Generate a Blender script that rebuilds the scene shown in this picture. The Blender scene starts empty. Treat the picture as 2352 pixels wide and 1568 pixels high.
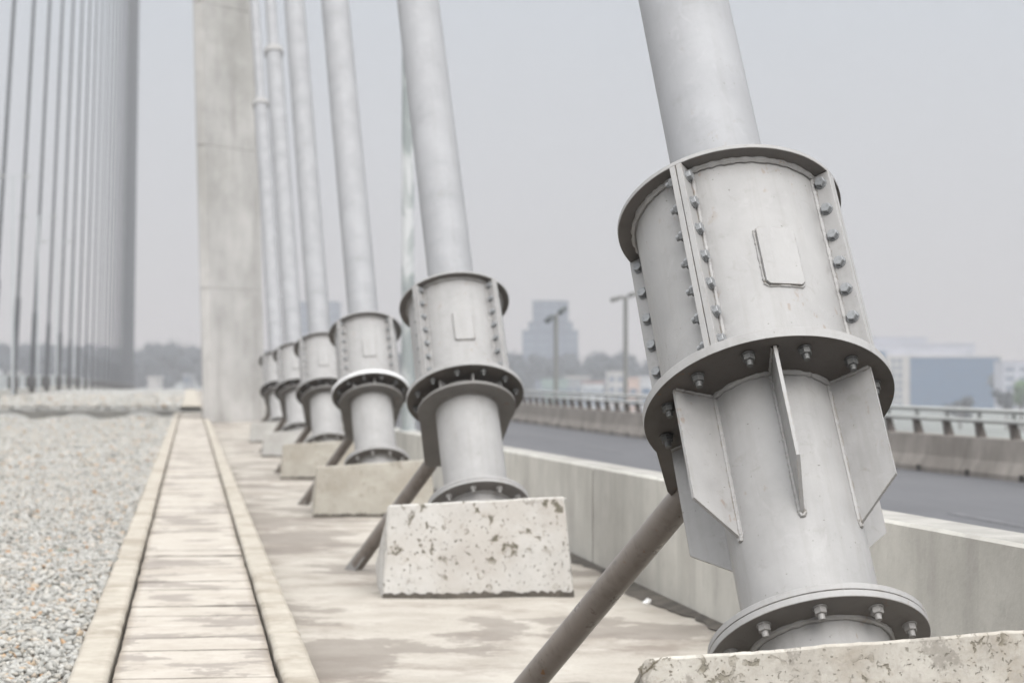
import bpy, bmesh, math, random
import numpy as np
from mathutils import Matrix, Vector
random.seed(7); rng = np.random.default_rng(7)
SC = bpy.context.scene
COL = SC.collection
R = math.radians
PI = math.pi

# ------------------------------------------------------------------ camera
# focal length and heading were solved from the vanishing points of the photograph
FPX = 5250.0            # focal length in pixels of a 2352 px wide picture
YAW = R(8.01); PIT = math.atan(74 / FPX)
CAMP = Vector((0, 0, 1.3))
FW = Vector((math.sin(YAW) * math.cos(PIT), math.cos(YAW) * math.cos(PIT), math.sin(PIT)))
RT = Vector((math.cos(YAW), -math.sin(YAW), 0))
UP = RT.cross(FW)
cam = bpy.data.cameras.new('camera')
camo = bpy.data.objects.new('camera', cam); COL.objects.link(camo)
camo.matrix_world = Matrix.Translation(CAMP) @ Matrix((
    (RT.x, UP.x, -FW.x, 0), (RT.y, UP.y, -FW.y, 0), (RT.z, UP.z, -FW.z, 0), (0, 0, 0, 1)))
cam.sensor_width = 36; cam.lens = FPX / 2352 * 36
cam.clip_start = 0.1; cam.clip_end = 8000
cam.dof.use_dof = True; cam.dof.focus_distance = 6.45; cam.dof.aperture_fstop = 4.8
SC.camera = camo

def at(px, py, d):
    """world point seen at (px, py) of the 2352 wide photograph, d metres ahead"""
    return CAMP + d * (FW + RT * ((px - 1176) / FPX) + UP * ((784 - py) / FPX))

# ------------------------------------------------------------------ materials
def new_mat(name):
    m = bpy.data.materials.new(name); m.use_nodes = True
    nt = m.node_tree; b = nt.nodes['Principled BSDF']
    return m, nt, b

class NB:
    """tiny node helper"""
    def __init__(s, nt): s.nt = nt
    def n(s, t, **k):
        x = s.nt.nodes.new(t)
        for a, v in k.items():
            if hasattr(x, a): setattr(x, a, v)
        return x
    def link(s, a, b): s.nt.links.new(a, b)
    def coords(s, kind='Object', scale=(1, 1, 1)):
        if kind == 'World':
            src = s.n('ShaderNodeNewGeometry').outputs['Position']
        else:
            src = s.n('ShaderNodeTexCoord').outputs[kind]
        mp = s.n('ShaderNodeMapping'); mp.inputs['Scale'].default_value = scale
        s.link(src, mp.inputs['Vector']); return mp.outputs['Vector']
    def noise(s, vec, scale, detail=4, rough=.55, dist=0):
        x = s.n('ShaderNodeTexNoise'); x.inputs['Scale'].default_value = scale
        x.inputs['Detail'].default_value = detail; x.inputs['Roughness'].default_value = rough
        x.inputs['Distortion'].default_value = dist
        s.link(vec, x.inputs['Vector']); return x.outputs['Fac']
    def ramp(s, fac, stops):
        x = s.n('ShaderNodeValToRGB'); e = x.color_ramp.elements
        while len(e) < len(stops): e.new(.5)
        for i, (p, c) in enumerate(stops):
            e[i].position = p
            e[i].color = (c, c, c, 1) if isinstance(c, (int, float)) else (*c, 1)
        s.link(fac, x.inputs['Fac']); return x.outputs['Color']
    def mix(s, fac, a, b, mode='MIX'):
        x = s.n('ShaderNodeMix'); x.data_type = 'RGBA'; x.blend_type = mode
        for k, v in ((0, fac), (6, a), (7, b)):
            if isinstance(v, (int, float)): x.inputs[k].default_value = v
            elif isinstance(v, tuple): x.inputs[k].default_value = (*v, 1)
            else: s.link(v, x.inputs[k])
        return x.outputs[2]
    def bump(s, h, strength, dist, b, prev=None):
        x = s.n('ShaderNodeBump'); x.inputs['Strength'].default_value = strength
        x.inputs['Distance'].default_value = dist
        s.link(h, x.inputs['Height'])
        if prev is not None: s.link(prev, x.inputs['Normal'])
        s.link(x.outputs['Normal'], b.inputs['Normal']); return x.outputs['Normal']

def plain(name, col, rough=.6, metal=0, var=.12, scale=3.0, kind='Object', bump=0):
    m, nt, b = new_mat(name); h = NB(nt)
    v = h.coords(kind)
    f = h.noise(v, scale, 5)
    lo = tuple(c * (1 - var) for c in col); hi = tuple(min(1, c * (1 + var)) for c in col)
    h.link(h.ramp(f, [(.3, lo), (.7, hi)]), b.inputs['Base Color'])
    b.inputs['Roughness'].default_value = rough; b.inputs['Metallic'].default_value = metal
    if bump: h.bump(h.noise(v, scale * 12, 4), bump, .005, b)
    return m

def steel(name, base, rust=.5, rough=.42, cast=(1, 1, 1), grime=.5):
    """painted structural steel: faint cloudy tone, dust, small chips, rust specks, long soft streaks"""
    m, nt, b = new_mat(name); h = NB(nt)
    v = h.coords('Object')
    c = tuple(base * k for k in cast)
    f = h.noise(v, 5.5, 6, .62)
    col = h.ramp(f, [(.32, tuple(k * .88 for k in c)), (.5, c), (.66, tuple(min(1, k * 1.10) for k in c))])
    st = h.noise(h.coords('Object', (10, 10, .7)), 2.2, 6, .65)
    col = h.mix(h.ramp(st, [(.50, 0), (.68, .42 * grime)]), col, (c[0] * .58, c[1] * .55, c[2] * .50))
    sc = h.noise(v, 19, 6, .72, .7)
    col = h.mix(h.ramp(sc, [(.59, 0), (.66, .42 * grime)]), col, (base * .55, base * .50, base * .44))
    lt = h.noise(h.coords('Object', (1.3, 1.3, .9)), 11, 6, .7, 1.2)
    col = h.mix(h.ramp(lt, [(.56, 0), (.64, .28)]), col, tuple(min(1, k * 1.22) for k in c))
    dk = h.noise(v, 85, 2, .5)
    col = h.mix(h.ramp(dk, [(.735, 0), (.75, .7)]), col, (base * .35, base * .30, base * .26))
    rs = h.noise(h.coords('Object', (1, 1, .5)), 38, 3, .6)
    big = h.noise(v, 3.1, 3, .5)
    mk = h.mix(1.0, h.ramp(rs, [(.63, 0), (.68, 1)]), h.ramp(big, [(.52, 0), (.60, rust)]), 'MULTIPLY')
    col = h.mix(mk, col, (.15, .072, .03))
    if grime >= .5:      # paint chipped and dirt caught along edges and welds
        ao = h.n('ShaderNodeBevel'); ao.samples = 4; ao.inputs['Radius'].default_value = .006
        gm = h.n('ShaderNodeNewGeometry'); dp = h.n('ShaderNodeVectorMath', operation='DOT_PRODUCT')
        h.link(ao.outputs[0], dp.inputs[0]); h.link(gm.outputs['Normal'], dp.inputs[1])
        e1 = h.ramp(dp.outputs['Value'], [(.80, 1), (.97, 0)])
        e2 = h.ramp(h.noise(v, 24, 4, .7), [(.47, 0), (.56, .8)])
        col = h.mix(h.mix(1.0, e1, e2, 'MULTIPLY'), col, (base * .62, base * .52, base * .40))
    h.link(col, b.inputs['Base Color'])
    rr = h.ramp(h.noise(v, 11, 5), [(.3, rough - .08), (.7, rough + .16)])
    h.link(rr, b.inputs['Roughness'])
    b.inputs['Specular IOR Level'].default_value = .4
    p = h.bump(h.noise(v, 5, 3), .25, .006, b)
    h.bump(h.noise(v, 160, 4, .6), .16, .0015, b, p)
    return m

def concrete(name, lo, hi, stain, scale=1.0, pits=0, pit_amt=1.0, streak=0, stain_amt=.7, kind='World', patch=None, bump=.35, boards=0, cracks=0):
    m, nt, b = new_mat(name); h = NB(nt)
    v = h.coords(kind)
    col = h.ramp(h.noise(v, 2.2 * scale, 8, .62), [(.3, lo), (.68, hi)])
    s1 = h.noise(v, .85 * scale, 8, .72, 0)
    col = h.mix(h.ramp(s1, [(.5, 0), (.62, stain_amt)]), col, stain)
    s2 = h.noise(v, 7 * scale, 6, .75, 0)
    col = h.mix(h.ramp(s2, [(.55, 0), (.75, .35)]), col, tuple(c * .7 for c in stain))
    if streak:
        s3 = h.noise(h.coords(kind, (1, 1, .10)), 3.4 * scale, 7, .65)
        col = h.mix(h.ramp(s3, [(.5, 0), (.66, streak)]), col, tuple(c * .72 for c in stain))
        s4 = h.noise(h.coords(kind, (1, 1, .07)), 5.2 * scale, 5, .6)
        col = h.mix(h.ramp(s4, [(.56, 0), (.72, streak * .8)]), col, tuple(min(1, c * 1.15) for c in hi))
    if patch:
        s5 = h.noise(v, patch[0], 3, .5, 0)
        s6 = h.noise(v, patch[0] * 9, 6, .7, 0)
        sm = h.mix(.22, s5, s6)
        col = h.mix(h.ramp(sm, [(patch[1], 0), (patch[1] + .012, patch[2] * .8), (patch[1] + .10, patch[2])]), col, patch[3])
        s7 = h.noise(h.coords(kind, (1, 1, 1)), 60, 5, .75)
        col = h.mix(h.ramp(s7, [(.35, .22), (.5, 0)]), col, tuple(c * .8 for c in patch[3]))
    if boards:
        w = h.n('ShaderNodeTexWave'); w.inputs['Scale'].default_value = boards
        w.inputs['Distortion'].default_value = .6; w.inputs['Detail'].default_value = 2
        h.link(h.coords(kind, (1, .4, .05)), w.inputs['Vector'])
        col = h.mix(h.ramp(w.outputs['Fac'], [(.1, .25), (.25, 0)]), col, tuple(c * .8 for c in lo))
    if cracks:
        wv = h.n('ShaderNodeVectorMath', operation='MULTIPLY_ADD'); nn = h.n('ShaderNodeTexNoise'); nn.inputs['Scale'].default_value = 9; nn.inputs['Detail'].default_value = 5
        h.link(v, nn.inputs['Vector']); h.link(nn.outputs['Color'], wv.inputs[0]); wv.inputs[1].default_value = (.09, .09, .09); h.link(v, wv.inputs[2])
        vc = h.n('ShaderNodeTexVoronoi'); vc.feature = 'DISTANCE_TO_EDGE'; vc.inputs['Scale'].default_value = 5.5; h.link(wv.outputs[0], vc.inputs['Vector'])
        ck = h.mix(1.0, h.ramp(vc.outputs['Distance'], [(.004, 1), (.016, 0)]), h.ramp(h.noise(v, 3.0, 2, .5), [(.55, 0), (.60, .9)]), 'MULTIPLY')
        col = h.mix(ck, col, (.09, .075, .055))
    nrm = None
    if pits:
        pn = h.noise(v, 17 * pits, 4, .6, .5)
        area = h.noise(v, 3.2 * pits, 3, .6)
        pm = h.mix(1.0, h.ramp(pn, [(.585, 0), (.615, 1)]), h.ramp(area, [(.44, .0), (.54, 1)]), 'MULTIPLY')
        vo = h.noise(v, 46 * pits, 2, .5, .2)
        pm = h.mix(1.0, pm, h.ramp(vo, [(.655, 0), (.68, .9)]), 'LIGHTEN')
        halo = h.mix(1.0, h.ramp(pn, [(.50, 0), (.62, .45)]), h.ramp(area, [(.44, .0), (.54, 1)]), 'MULTIPLY')
        pm = h.mix(1.0, pm, (pit_amt,) * 3, 'MULTIPLY'); halo = h.mix(1.0, halo, (pit_amt,) * 3, 'MULTIPLY')
        col = h.mix(halo, col, (.27, .22, .155))
        col = h.mix(pm, col, (.085, .078, .052))
        inv = h.n('ShaderNodeInvert'); h.link(pm, inv.inputs['Color'])
        nrm = h.bump(inv.outputs['Color'], .8, .010, b)
    h.link(col, b.inputs['Base Color'])
    b.inputs['Roughness'].default_value = .86
    b.inputs['Specular IOR Level'].default_value = .3
    h.bump(h.noise(v, 45, 6, .65), bump, .006, b, nrm)
    return m

M = {}
M['steel'] = steel('painted_steel', .242, .35, cast=(1.0, .978, .96))
M['pipe'] = steel('painted_pipe', .235, .15, .5, cast=(.985, .99, 1.02), grime=.35)
M['brace'] = steel('brace_paint', .145, 1.0, .34, cast=(1.07, .93, .82), grime=1.2)
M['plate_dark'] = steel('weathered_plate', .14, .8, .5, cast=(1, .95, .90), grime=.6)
M['bare'] = steel('bare_brown_plate', .075, .9, .55, cast=(1.05, .93, .84), grime=.7)  # lower flange underside, its shade put into the colour
M['bare_grey'] = steel('bare_grey_underside', .115, .6, .55, cast=(1.03, .95, .89), grime=.6)  # top and base flange undersides, shade put into the colour
M['white_rim'] = steel('white_rim_paint', .55, .1, .5)
M['bolt'] = plain('galvanised_bolt', (.20, .205, .21), .45, .25, .3, 60)
M['bolt_nut'] = plain('dull_nut', (.10, .10, .098), .5, .4, .35, 60)
M['bolt_paint'] = plain('painted_bolt', (.22, .212, .205), .5, .1, .2, 60)
M['weld'] = steel('weld_bead', .30, .8, .55)
M['block_a'] = concrete('block_cream', (.29, .27, .24), (.46, .44, .40), (.27, .235, .19), 2.6, pits=1.9, pit_amt=.6, streak=.12, stain_amt=.55,
                        kind='Object', patch=(3.2, .54, .7, (.175, .16, .14)), cracks=1)
M['block_b'] = concrete('block_pitted', (0.403, 0.388, 0.368), (0.503, 0.489, 0.467), (0.332, 0.292, 0.250), 1.2, pits=1.15, pit_amt=.8, streak=.0, stain_amt=.35, kind='Object')
M['block_c'] = concrete('block_tan', (0.306, 0.286, 0.245), (0.398, 0.375, 0.332), (0.259, 0.228, 0.187), 2.0, pits=1.3, pit_amt=.22, stain_amt=.5, kind='Object')
M['block_w'] = concrete('block_white', (0.342, 0.333, 0.318), (0.407, 0.399, 0.378), (0.268, 0.252, 0.228), 2.0, stain_amt=.3, kind='Object')
M['floor'] = concrete('pan_floor', (0.254, 0.229, 0.195), (0.357, 0.331, 0.292), (0.155, 0.128, 0.105), 1.0, stain_amt=.8,
                      patch=(.8, .520, .75, (0.140, 0.120, 0.102)))
M['slab'] = concrete('walk_slab', (0.303, 0.274, 0.234), (0.371, 0.341, 0.301), (0.246, 0.213, 0.177), 1.4, stain_amt=.5,
                     patch=(2.3, .535, .9, (0.194, 0.171, 0.150)), bump=.25)
M['kerb'] = concrete('kerb_concrete', (0.256, 0.230, 0.190), (0.353, 0.323, 0.275), (0.184, 0.155, 0.119), 2.4, stain_amt=.7, bump=.45)
M['wall'] = concrete('parapet_wall', (0.364, 0.351, 0.320), (0.470, 0.456, 0.418), (0.289, 0.273, 0.255), 1.0, streak=.28, stain_amt=.35)
M['wall_top'] = concrete('wall_top_weathered', (.20, .193, .178), (.30, .29, .268), (.16, .15, .132), 1.6, stain_amt=.6)  # stained top faces, colour darkened to offset the strong light on them
M['barrier'] = concrete('road_barrier', (.155, .140, .125), (.235, .215, .195), (.125, .11, .098), .8, streak=.5, stain_amt=.5)
M['tower'] = concrete('pylon_concrete', (0.330, 0.321, 0.309), (0.454, 0.439, 0.426), (0.262, 0.254, 0.233), .45, streak=.45, stain_amt=.45)
M['joint'] = plain('damp_joint', (.17, .165, .15), .9, 0, .35, .7, 'World')  # face of the joint, its shadow put into the colour
M['mud'] = plain('mud_line', (.055, .047, .038), .95, 0, .5, 6, 'World', .6)
M['dark'] = plain('dark_gap', (.03, .027, .024), .9, 0, .3, 5)
M['cable'] = plain('stay_grey', (.016, .018, .021), .5, 0, .1, 1)
M['cablepipe'] = plain('stay_pipe_grey', (.03, .032, .035), .5, 0, .1, 1)
M['box'] = plain('anchor_box_grey', (.07, .068, .068), .6, 0, .2, 3)
M['rail'] = plain('rail_galvanised', (.29, .295, .285), .55, .1, .1, 2)
M['post'] = plain('rail_post', (.095, .082, .075), .7, 0, .25, 6)
M['lampgrey'] = plain('lamp_pole_grey', (.20, .20, .195), .5, .2, .1, 1)
M['lamphead'] = plain('lamp_head', (.10, .11, .115), .5, .2, .15, 3)
M['palepole'] = plain('pale_pole', (.42, .44, .45), .5, .1, .1, 1)
M['line'] = plain('faded_line', (.072, .072, .077), .9, 0, .35, 9, 'World')
M['leaf'] = plain('leaf_green', (.03, .07, .03), .5, 0, .3, 30)
M['paper'] = plain('paper_white', (.8, .8, .8), .7, 0, .05, 30)
def slab_dirt():
    m = M['slab']; nt = m.node_tree; h = NB(nt); b = nt.nodes['Principled BSDF']
    src = b.inputs['Base Color'].links[0].from_socket
    tc = h.n('ShaderNodeTexCoord'); sx = h.n('ShaderNodeSeparateXYZ'); h.link(tc.outputs['Object'], sx.inputs[0])
    nz = h.noise(h.coords('World', (1, 1, 1)), 7, 5, .6)
    def edge(o, half, mid, w, amt):
        a = h.n('ShaderNodeMath', operation='SUBTRACT'); h.link(o, a.inputs[0]); a.inputs[1].default_value = mid
        c = h.n('ShaderNodeMath', operation='ABSOLUTE'); h.link(a.outputs[0], c.inputs[0])
        d = h.n('ShaderNodeMath', operation='MULTIPLY_ADD'); h.link(nz, d.inputs[0]); d.inputs[1].default_value = w * 1.2; h.link(c.outputs[0], d.inputs[2])
        r = h.n('ShaderNodeMapRange'); h.link(d.outputs[0], r.inputs['Value']); r.inputs['From Min'].default_value = half - w * .4; r.inputs['From Max'].default_value = half + w * .7
        r.inputs['To Max'].default_value = amt; return r.outputs[0]
    c = h.mix(edge(sx.outputs['X'], .302, 0, .035, .75), src, (.15, .12, .09))
    c = h.mix(edge(sx.outputs['Y'], .216, .216, .014, .97), c, (.055, .045, .036))
    h.link(c, b.inputs['Base Color'])
slab_dirt()
def kerb_dirt():
    m = M['kerb']; nt = m.node_tree; h = NB(nt); b = nt.nodes['Principled BSDF']
    src = b.inputs['Base Color'].links[0].from_socket
    bv = h.n('ShaderNodeBevel'); bv.samples = 4; bv.inputs['Radius'].default_value = .03
    gm = h.n('ShaderNodeNewGeometry'); dp = h.n('ShaderNodeVectorMath', operation='DOT_PRODUCT')
    h.link(bv.outputs[0], dp.inputs[0]); h.link(gm.outputs['Normal'], dp.inputs[1])
    e1 = h.ramp(dp.outputs['Value'], [(.80, 1), (.985, 0)])
    e2 = h.ramp(h.noise(h.coords('World', (1, .35, 1)), 9, 6, .7), [(.40, 0), (.55, .8)])
    h.link(h.mix(h.mix(1.0, e1, e2, 'MULTIPLY'), src, (.15, .115, .082)), b.inputs['Base Color'])
kerb_dirt()
# asphalt
m, nt, b = new_mat('asphalt'); h = NB(nt); v = h.coords('World')
c1 = h.ramp(h.noise(v, .5, 6, .6), [(.3, (.046, .046, .051)), (.7, (.062, .062, .068))])
c1 = h.mix(h.ramp(h.noise(h.coords('World', (1, .05, 1)), 1.3, 4), [(.45, 0), (.7, .5)]), c1, (.075, .075, .08))
h.link(c1, b.inputs['Base Color']); b.inputs['Roughness'].default_value = .85
h.bump(h.noise(v, 90, 3), .5, .006, b); M['asphalt'] = m
# galvanised pole with light and dark spangle patches
m, nt, b = new_mat('spangled_galvanised'); h = NB(nt); v = h.coords('World', (1, 1, .45))
c1 = h.ramp(h.noise(v, 3.6, 5, .55, .6), [(.42, (.26, .285, .285)), (.5, (.34, .36, .36)), (.6, (.50, .51, .515))])
h.link(c1, b.inputs['Base Color']); b.inputs['Roughness'].default_value = .5; b.inputs['Metallic'].default_value = .15
M['galv'] = m
# gravel stones: one tone per stone
m, nt, b = new_mat('crushed_stone'); h = NB(nt)
rnd = h.n('ShaderNodeNewGeometry').outputs['Random Per Island']
c1 = h.ramp(rnd, [(0, (0.190, 0.185, 0.166)), (.10, (0.258, 0.256, 0.237)), (.30, (0.325, 0.320, 0.300)), (.55, (0.370, 0.362, 0.338)), (.80, (0.314, 0.292, 0.255)),
                  (.91, (0.414, 0.398, 0.364)), (.94, (0.347, 0.262, 0.187)), (.97, (0.370, 0.294, 0.208)), (.990, (0.314, 0.164, 0.062)), (1.0, (0.168, 0.164, 0.135))])
v = h.coords('World')
c1 = h.mix(h.ramp(h.noise(v, 120, 5, .7), [(.35, .45), (.6, 0)]), c1, (0.140, 0.136, 0.126))
h.link(c1, b.inputs['Base Color']); b.inputs['Roughness'].default_value = .85
h.bump(h.noise(v, 220, 4, .7), .5, .003, b); M['stone'] = m
# gravel bed under / beyond the modelled stones
m, nt, b = new_mat('gravel_bed'); h = NB(nt); v = h.coords('World')
vo = h.n('ShaderNodeTexVoronoi'); vo.inputs['Scale'].default_value = 24; h.link(v, vo.inputs['Vector'])
sp = h.n('ShaderNodeSeparateColor'); h.link(vo.outputs['Color'], sp.inputs['Color'])
c1 = h.ramp(sp.outputs[0], [(0, (0.126, 0.126, 0.115)), (.2, (0.210, 0.213, 0.206)), (.6, (0.287, 0.287, 0.280)), (.85, (0.245, 0.231, 0.203)), (1, (0.322, 0.294, 0.259))])
c1 = h.mix(h.ramp(h.noise(v, .6, 4), [(.45, 0), (.7, .35)]), c1, (0.231, 0.217, 0.193))
h.link(c1, b.inputs['Base Color']); b.inputs['Roughness'].default_value = .95
h.bump(vo.outputs['Distance'], 1.0, .03, b); M['bed'] = m
# city ground and foliage
M['cityground'] = plain('city_ground', (.13, .14, .125), .95, 0, .45, .03, 'World')
m, nt, b = new_mat('foliage'); h = NB(nt); v = h.coords('World')
c1 = h.ramp(h.noise(v, .35, 6, .65), [(.35, (.010, .016, .022)), (.65, (.022, .030, .034))])  # blue of the distant air is put into the leaf colour
h.link(c1, b.inputs['Base Color']); b.inputs['Roughness'].default_value = .9
h.bump(h.noise(v, 1.2, 5), 1, .5, b); M['foliage'] = m
M['foliage_bright'] = plain('foliage_fresh', (.06, .105, .04), .9, 0, .4, .6, 'World')
M['trunk'] = plain('bark', (.09, .075, .06), .9, 0, .3, 2)
for k, c in dict(b_grey=(.22, .225, .24), b_tower=(.055, .075, .115), b_beige=(.38, .355, .33), b_white=(.42, .43, .45), b_peach=(.42, .30, .25),  # b_tower: blue of the distant air put into the wall colour
                 b_green=(.20, .26, .24), b_red=(.27, .15, .13), b_lilac=(.36, .36, .41), b_win=(.10, .13, .17), b_stone=(.36, .34, .33)).items():
    M[k] = plain(k, c, .8, 0, .12, .12, 'World')
m, nt, b = new_mat('curtain_glass'); h = NB(nt)
br = h.n('ShaderNodeTexBrick'); br.inputs['Scale'].default_value = 1; br.offset = 0
br.inputs['Brick Width'].default_value = 1.6; br.inputs['Row Height'].default_value = 1.5; br.inputs['Mortar Size'].default_value = .09
br.inputs['Color1'].default_value = (.008, .055, .13, 1); br.inputs['Color2'].default_value = (.012, .07, .155, 1); br.inputs['Mortar'].default_value = (.05, .10, .16, 1)
tc = h.n('ShaderNodeTexCoord'); cx = h.n('ShaderNodeSeparateXYZ'); h.link(tc.outputs['Object'], cx.inputs[0])
cc = h.n('ShaderNodeCombineXYZ'); h.link(cx.outputs['X'], cc.inputs['X']); h.link(cx.outputs['Z'], cc.inputs['Y']); h.link(cc.outputs[0], br.inputs['Vector'])
h.link(br.outputs['Color'], b.inputs['Base Color']); b.inputs['Roughness'].default_value = .35; M['glass'] = m
m, nt, b = new_mat('headlight_lit')
b.inputs['Emission Color'].default_value = (1, .62, .38, 1); b.inputs['Emission Strength'].default_value = 9; M['headlight'] = m
M['carpaint'] = plain('car_silver', (.35, .36, .38), .3, .3, .05, 2)
M['carglass'] = plain('car_glass', (.05, .055, .06), .1, 0, .05, 2)
M['tyre'] = plain('tyre_rubber', (.02, .02, .02), .9, 0, .1, 2)

# ------------------------------------------------------------------ mesh helpers
def link_mesh(name, me, mat, parent=None, smooth=False):
    o = bpy.data.objects.new(name, me); COL.objects.link(o)
    if parent is not None: o.parent = parent
    if mat is not None:
        for k in (mat if isinstance(mat, (list, tuple)) else [mat]): me.materials.append(k)
    if smooth: me.shade_smooth()
    return o

def obj(name, bm, mat, parent=None, smooth=None, bevel=0):
    bm.normal_update()
    me = bpy.data.meshes.new(name); bm.to_mesh(me); bm.free()
    o = link_mesh(name, me, mat, parent)
    if bevel:
        md = o.modifiers.new('bevel', 'BEVEL'); md.width = bevel; md.segments = 2; md.limit_method = 'ANGLE'; md.angle_limit = R(35)
    if smooth:
        me.shade_smooth(); me.set_sharp_from_angle(angle=R(smooth))
    return o

def empty(name, loc=(0, 0, 0), rot=None):
    o = bpy.data.objects.new(name, None); COL.objects.link(o); o.location = loc
    o.empty_display_size = .1
    if rot is not None: o.rotation_euler = rot
    return o

def tag(o, label, cat, group=None):
    o['label'] = label; o['category'] = cat
    if group: o['group'] = group
    return o
def kind(o, k, label=None):
    o['kind'] = k
    if label: o['label'] = label
    return o

def box(bm, x0, x1, y0, y1, z0, z1, mat=None):
    co = [(x, y, z) for x in (x0, x1) for y in (y0, y1) for z in (z0, z1)]
    v = [bm.verts.new(c) for c in co]
    for f in ((0, 1, 3, 2), (4, 6, 7, 5), (0, 4, 5, 1), (2, 3, 7, 6), (0, 2, 6, 4), (1, 5, 7, 3)):
        fc = bm.faces.new([v[i] for i in f])
        if mat is not None: fc.material_index = mat
    return v

def lathe(bm, prof, seg=64, mtx=None, closed=True):
    """prof: list of (r, z)"""
    rings = []
    for r, z in prof:
        if r < 1e-6: rings.append([bm.verts.new((0, 0, z))])
        else: rings.append([bm.verts.new((r * math.cos(2 * PI * i / seg), r * math.sin(2 * PI * i / seg), z)) for i in range(seg)])
    for a, b2 in zip(rings[:-1], rings[1:]):
        for i in range(seg):
            j = (i + 1) % seg
            if len(a) == 1 and len(b2) == 1: continue
            if len(a) == 1: bm.faces.new((a[0], b2[j], b2[i]))
            elif len(b2) == 1: bm.faces.new((a[i], a[j], b2[0]))
            else: bm.faces.new((a[i], a[j], b2[j], b2[i]))
    vs = [v for r_ in rings for v in r_]
    bmesh.ops.recalc_face_normals(bm, faces=bm.faces)
    if mtx is not None: bmesh.ops.transform(bm, matrix=mtx, verts=vs)
    return vs

def prism(bm, pts, z0, z1):
    """vertical prism of an outline"""
    a = [bm.verts.new((x, y, z0)) for x, y in pts]; b2 = [bm.verts.new((x, y, z1)) for x, y in pts]
    bm.faces.new(a[::-1]); bm.faces.new(b2)
    n = len(pts)
    for i in range(n): bm.faces.new((a[i], a[(i + 1) % n], b2[(i + 1) % n], b2[i]))
    return a + b2

def tube(bm, p0, p1, r0, r1=None, seg=24, caps=True):
    if r1 is None: r1 = r0
    p0 = Vector(p0); p1 = Vector(p1); d = p1 - p0; L = d.length
    q = d.to_track_quat('Z', 'Y').to_matrix().to_4x4(); mt = Matrix.Translation(p0) @ q
    a = [bm.verts.new(mt @ Vector((r0 * math.cos(2 * PI * i / seg), r0 * math.sin(2 * PI * i / seg), 0))) for i in range(seg)]
    b2 = [bm.verts.new(mt @ Vector((r1 * math.cos(2 * PI * i / seg), r1 * math.sin(2 * PI * i / seg), L))) for i in range(seg)]
    for i in range(seg):
        j = (i + 1) % seg; bm.faces.new((a[i], a[j], b2[j], b2[i]))
    if caps: bm.faces.new(a[::-1]); bm.faces.new(b2)
    return a + b2

def bead(bm, pts, r, closed=False, seg=7, jit=.25):
    """irregular weld bead along points"""
    n = len(pts); rings = []
    pts = [Vector(p) for p in pts]
    for i, p in enumerate(pts):
        t = (pts[(i + 1) % n] - pts[i - 1]) if closed else (pts[min(i + 1, n - 1)] - pts[max(i - 1, 0)])
        q = t.to_track_quat('Z', 'Y').to_matrix()
        rr = r * (1 + random.uniform(-jit, jit))
        rings.append([bm.verts.new(p + q @ Vector((rr * math.cos(2 * PI * k / seg), rr * math.sin(2 * PI * k / seg), 0))) for k in range(seg)])
    for i in range(n if closed else n - 1):
        a = rings[i]; b2 = rings[(i + 1) % n]
        for k in range(seg):
            j = (k + 1) % seg; bm.faces.new((a[k], a[j], b2[j], b2[k]))

def ringpts(r, z, n=110, a0=0, a1=2 * PI):
    return [(r * math.cos(a0 + (a1 - a0) * i / n), r * math.sin(a0 + (a1 - a0) * i / n), z) for i in range(n)]

def dup(root, loc):
    """copy of a thing with its parts and sub-parts"""
    r = root.copy(); COL.objects.link(r); r.location = loc
    for ch in list(root.children):
        c = ch.copy(); COL.objects.link(c); c.parent = r
        for g in ch.children:
            d = g.copy(); COL.objects.link(d); d.parent = c
    return r

# ------------------------------------------------------------------ ground, deck, road
ZP = .065          # floor of the anchorage strip
ZK = .185          # kerb top
ZG = .155          # gravel level
def deckz(Y):
    if Y < 168: return .29 - (Y - 70) * .11 / 98
    return 1.3 - .0069 * Y + .04

bm = bmesh.new()
g = 6000
f = [bm.verts.new(c) for c in ((-g, -600, -12), (g, -600, -12), (g, 7500, -12), (-g, 7500, -12))]; bm.faces.new(f)
kind(obj('ground', bm, M['cityground']), 'structure')

def sheet(name, x0, x1, ys, zf, mat, nx=1, thick=.3):
    bm = bmesh.new(); rows = []
    for y in ys:
        rows.append([bm.verts.new((x0 + (x1 - x0) * i / nx, y, zf(x0 + (x1 - x0) * i / nx, y))) for i in range(nx + 1)])
    for a, b2 in zip(rows[:-1], rows[1:]):
        for i in range(nx): bm.faces.new((a[i], a[i + 1], b2[i + 1], b2[i]))
    return obj(name, bm, mat)

# bridge deck body below everything
bm = bmesh.new(); box(bm, -9.2, 2.58, -14.9, 2.58, -.3495, .02); kind(obj('road', bm, M['asphalt']), 'structure')  # added unseen dark ground behind the camera, cuts bounce onto plate undersides
bm = bmesh.new(); box(bm, -22, 9.75, -15, 69.2, -1.6, -.35)
kind(obj('deck', bm, M['barrier']), 'structure')
bm = bmesh.new()
box(bm, -22, 9.75, 70.6, 168, -1.9, -.36)
kind(obj('deck', bm, M['barrier']), 'structure')
# anchorage strip floor
bm = bmesh.new(); n1, n2 = 16, 160
rows = []
for j in range(n2 + 1):
    y = 2.6 + 65.4 * j / n2
    rows.append([bm.verts.new((.46 + 2.15 * i / n1, y, ZP - .012 * (i / n1) + .004 * math.sin(y * 1.3 + i) )) for i in range(n1 + 1)])
for a, b2 in zip(rows[:-1], rows[1:]):
    for i in range(n1): bm.faces.new((a[i], a[i + 1], b2[i + 1], b2[i]))
kind(obj('strip_floor', bm, M['floor'], smooth=40), 'structure')
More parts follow.
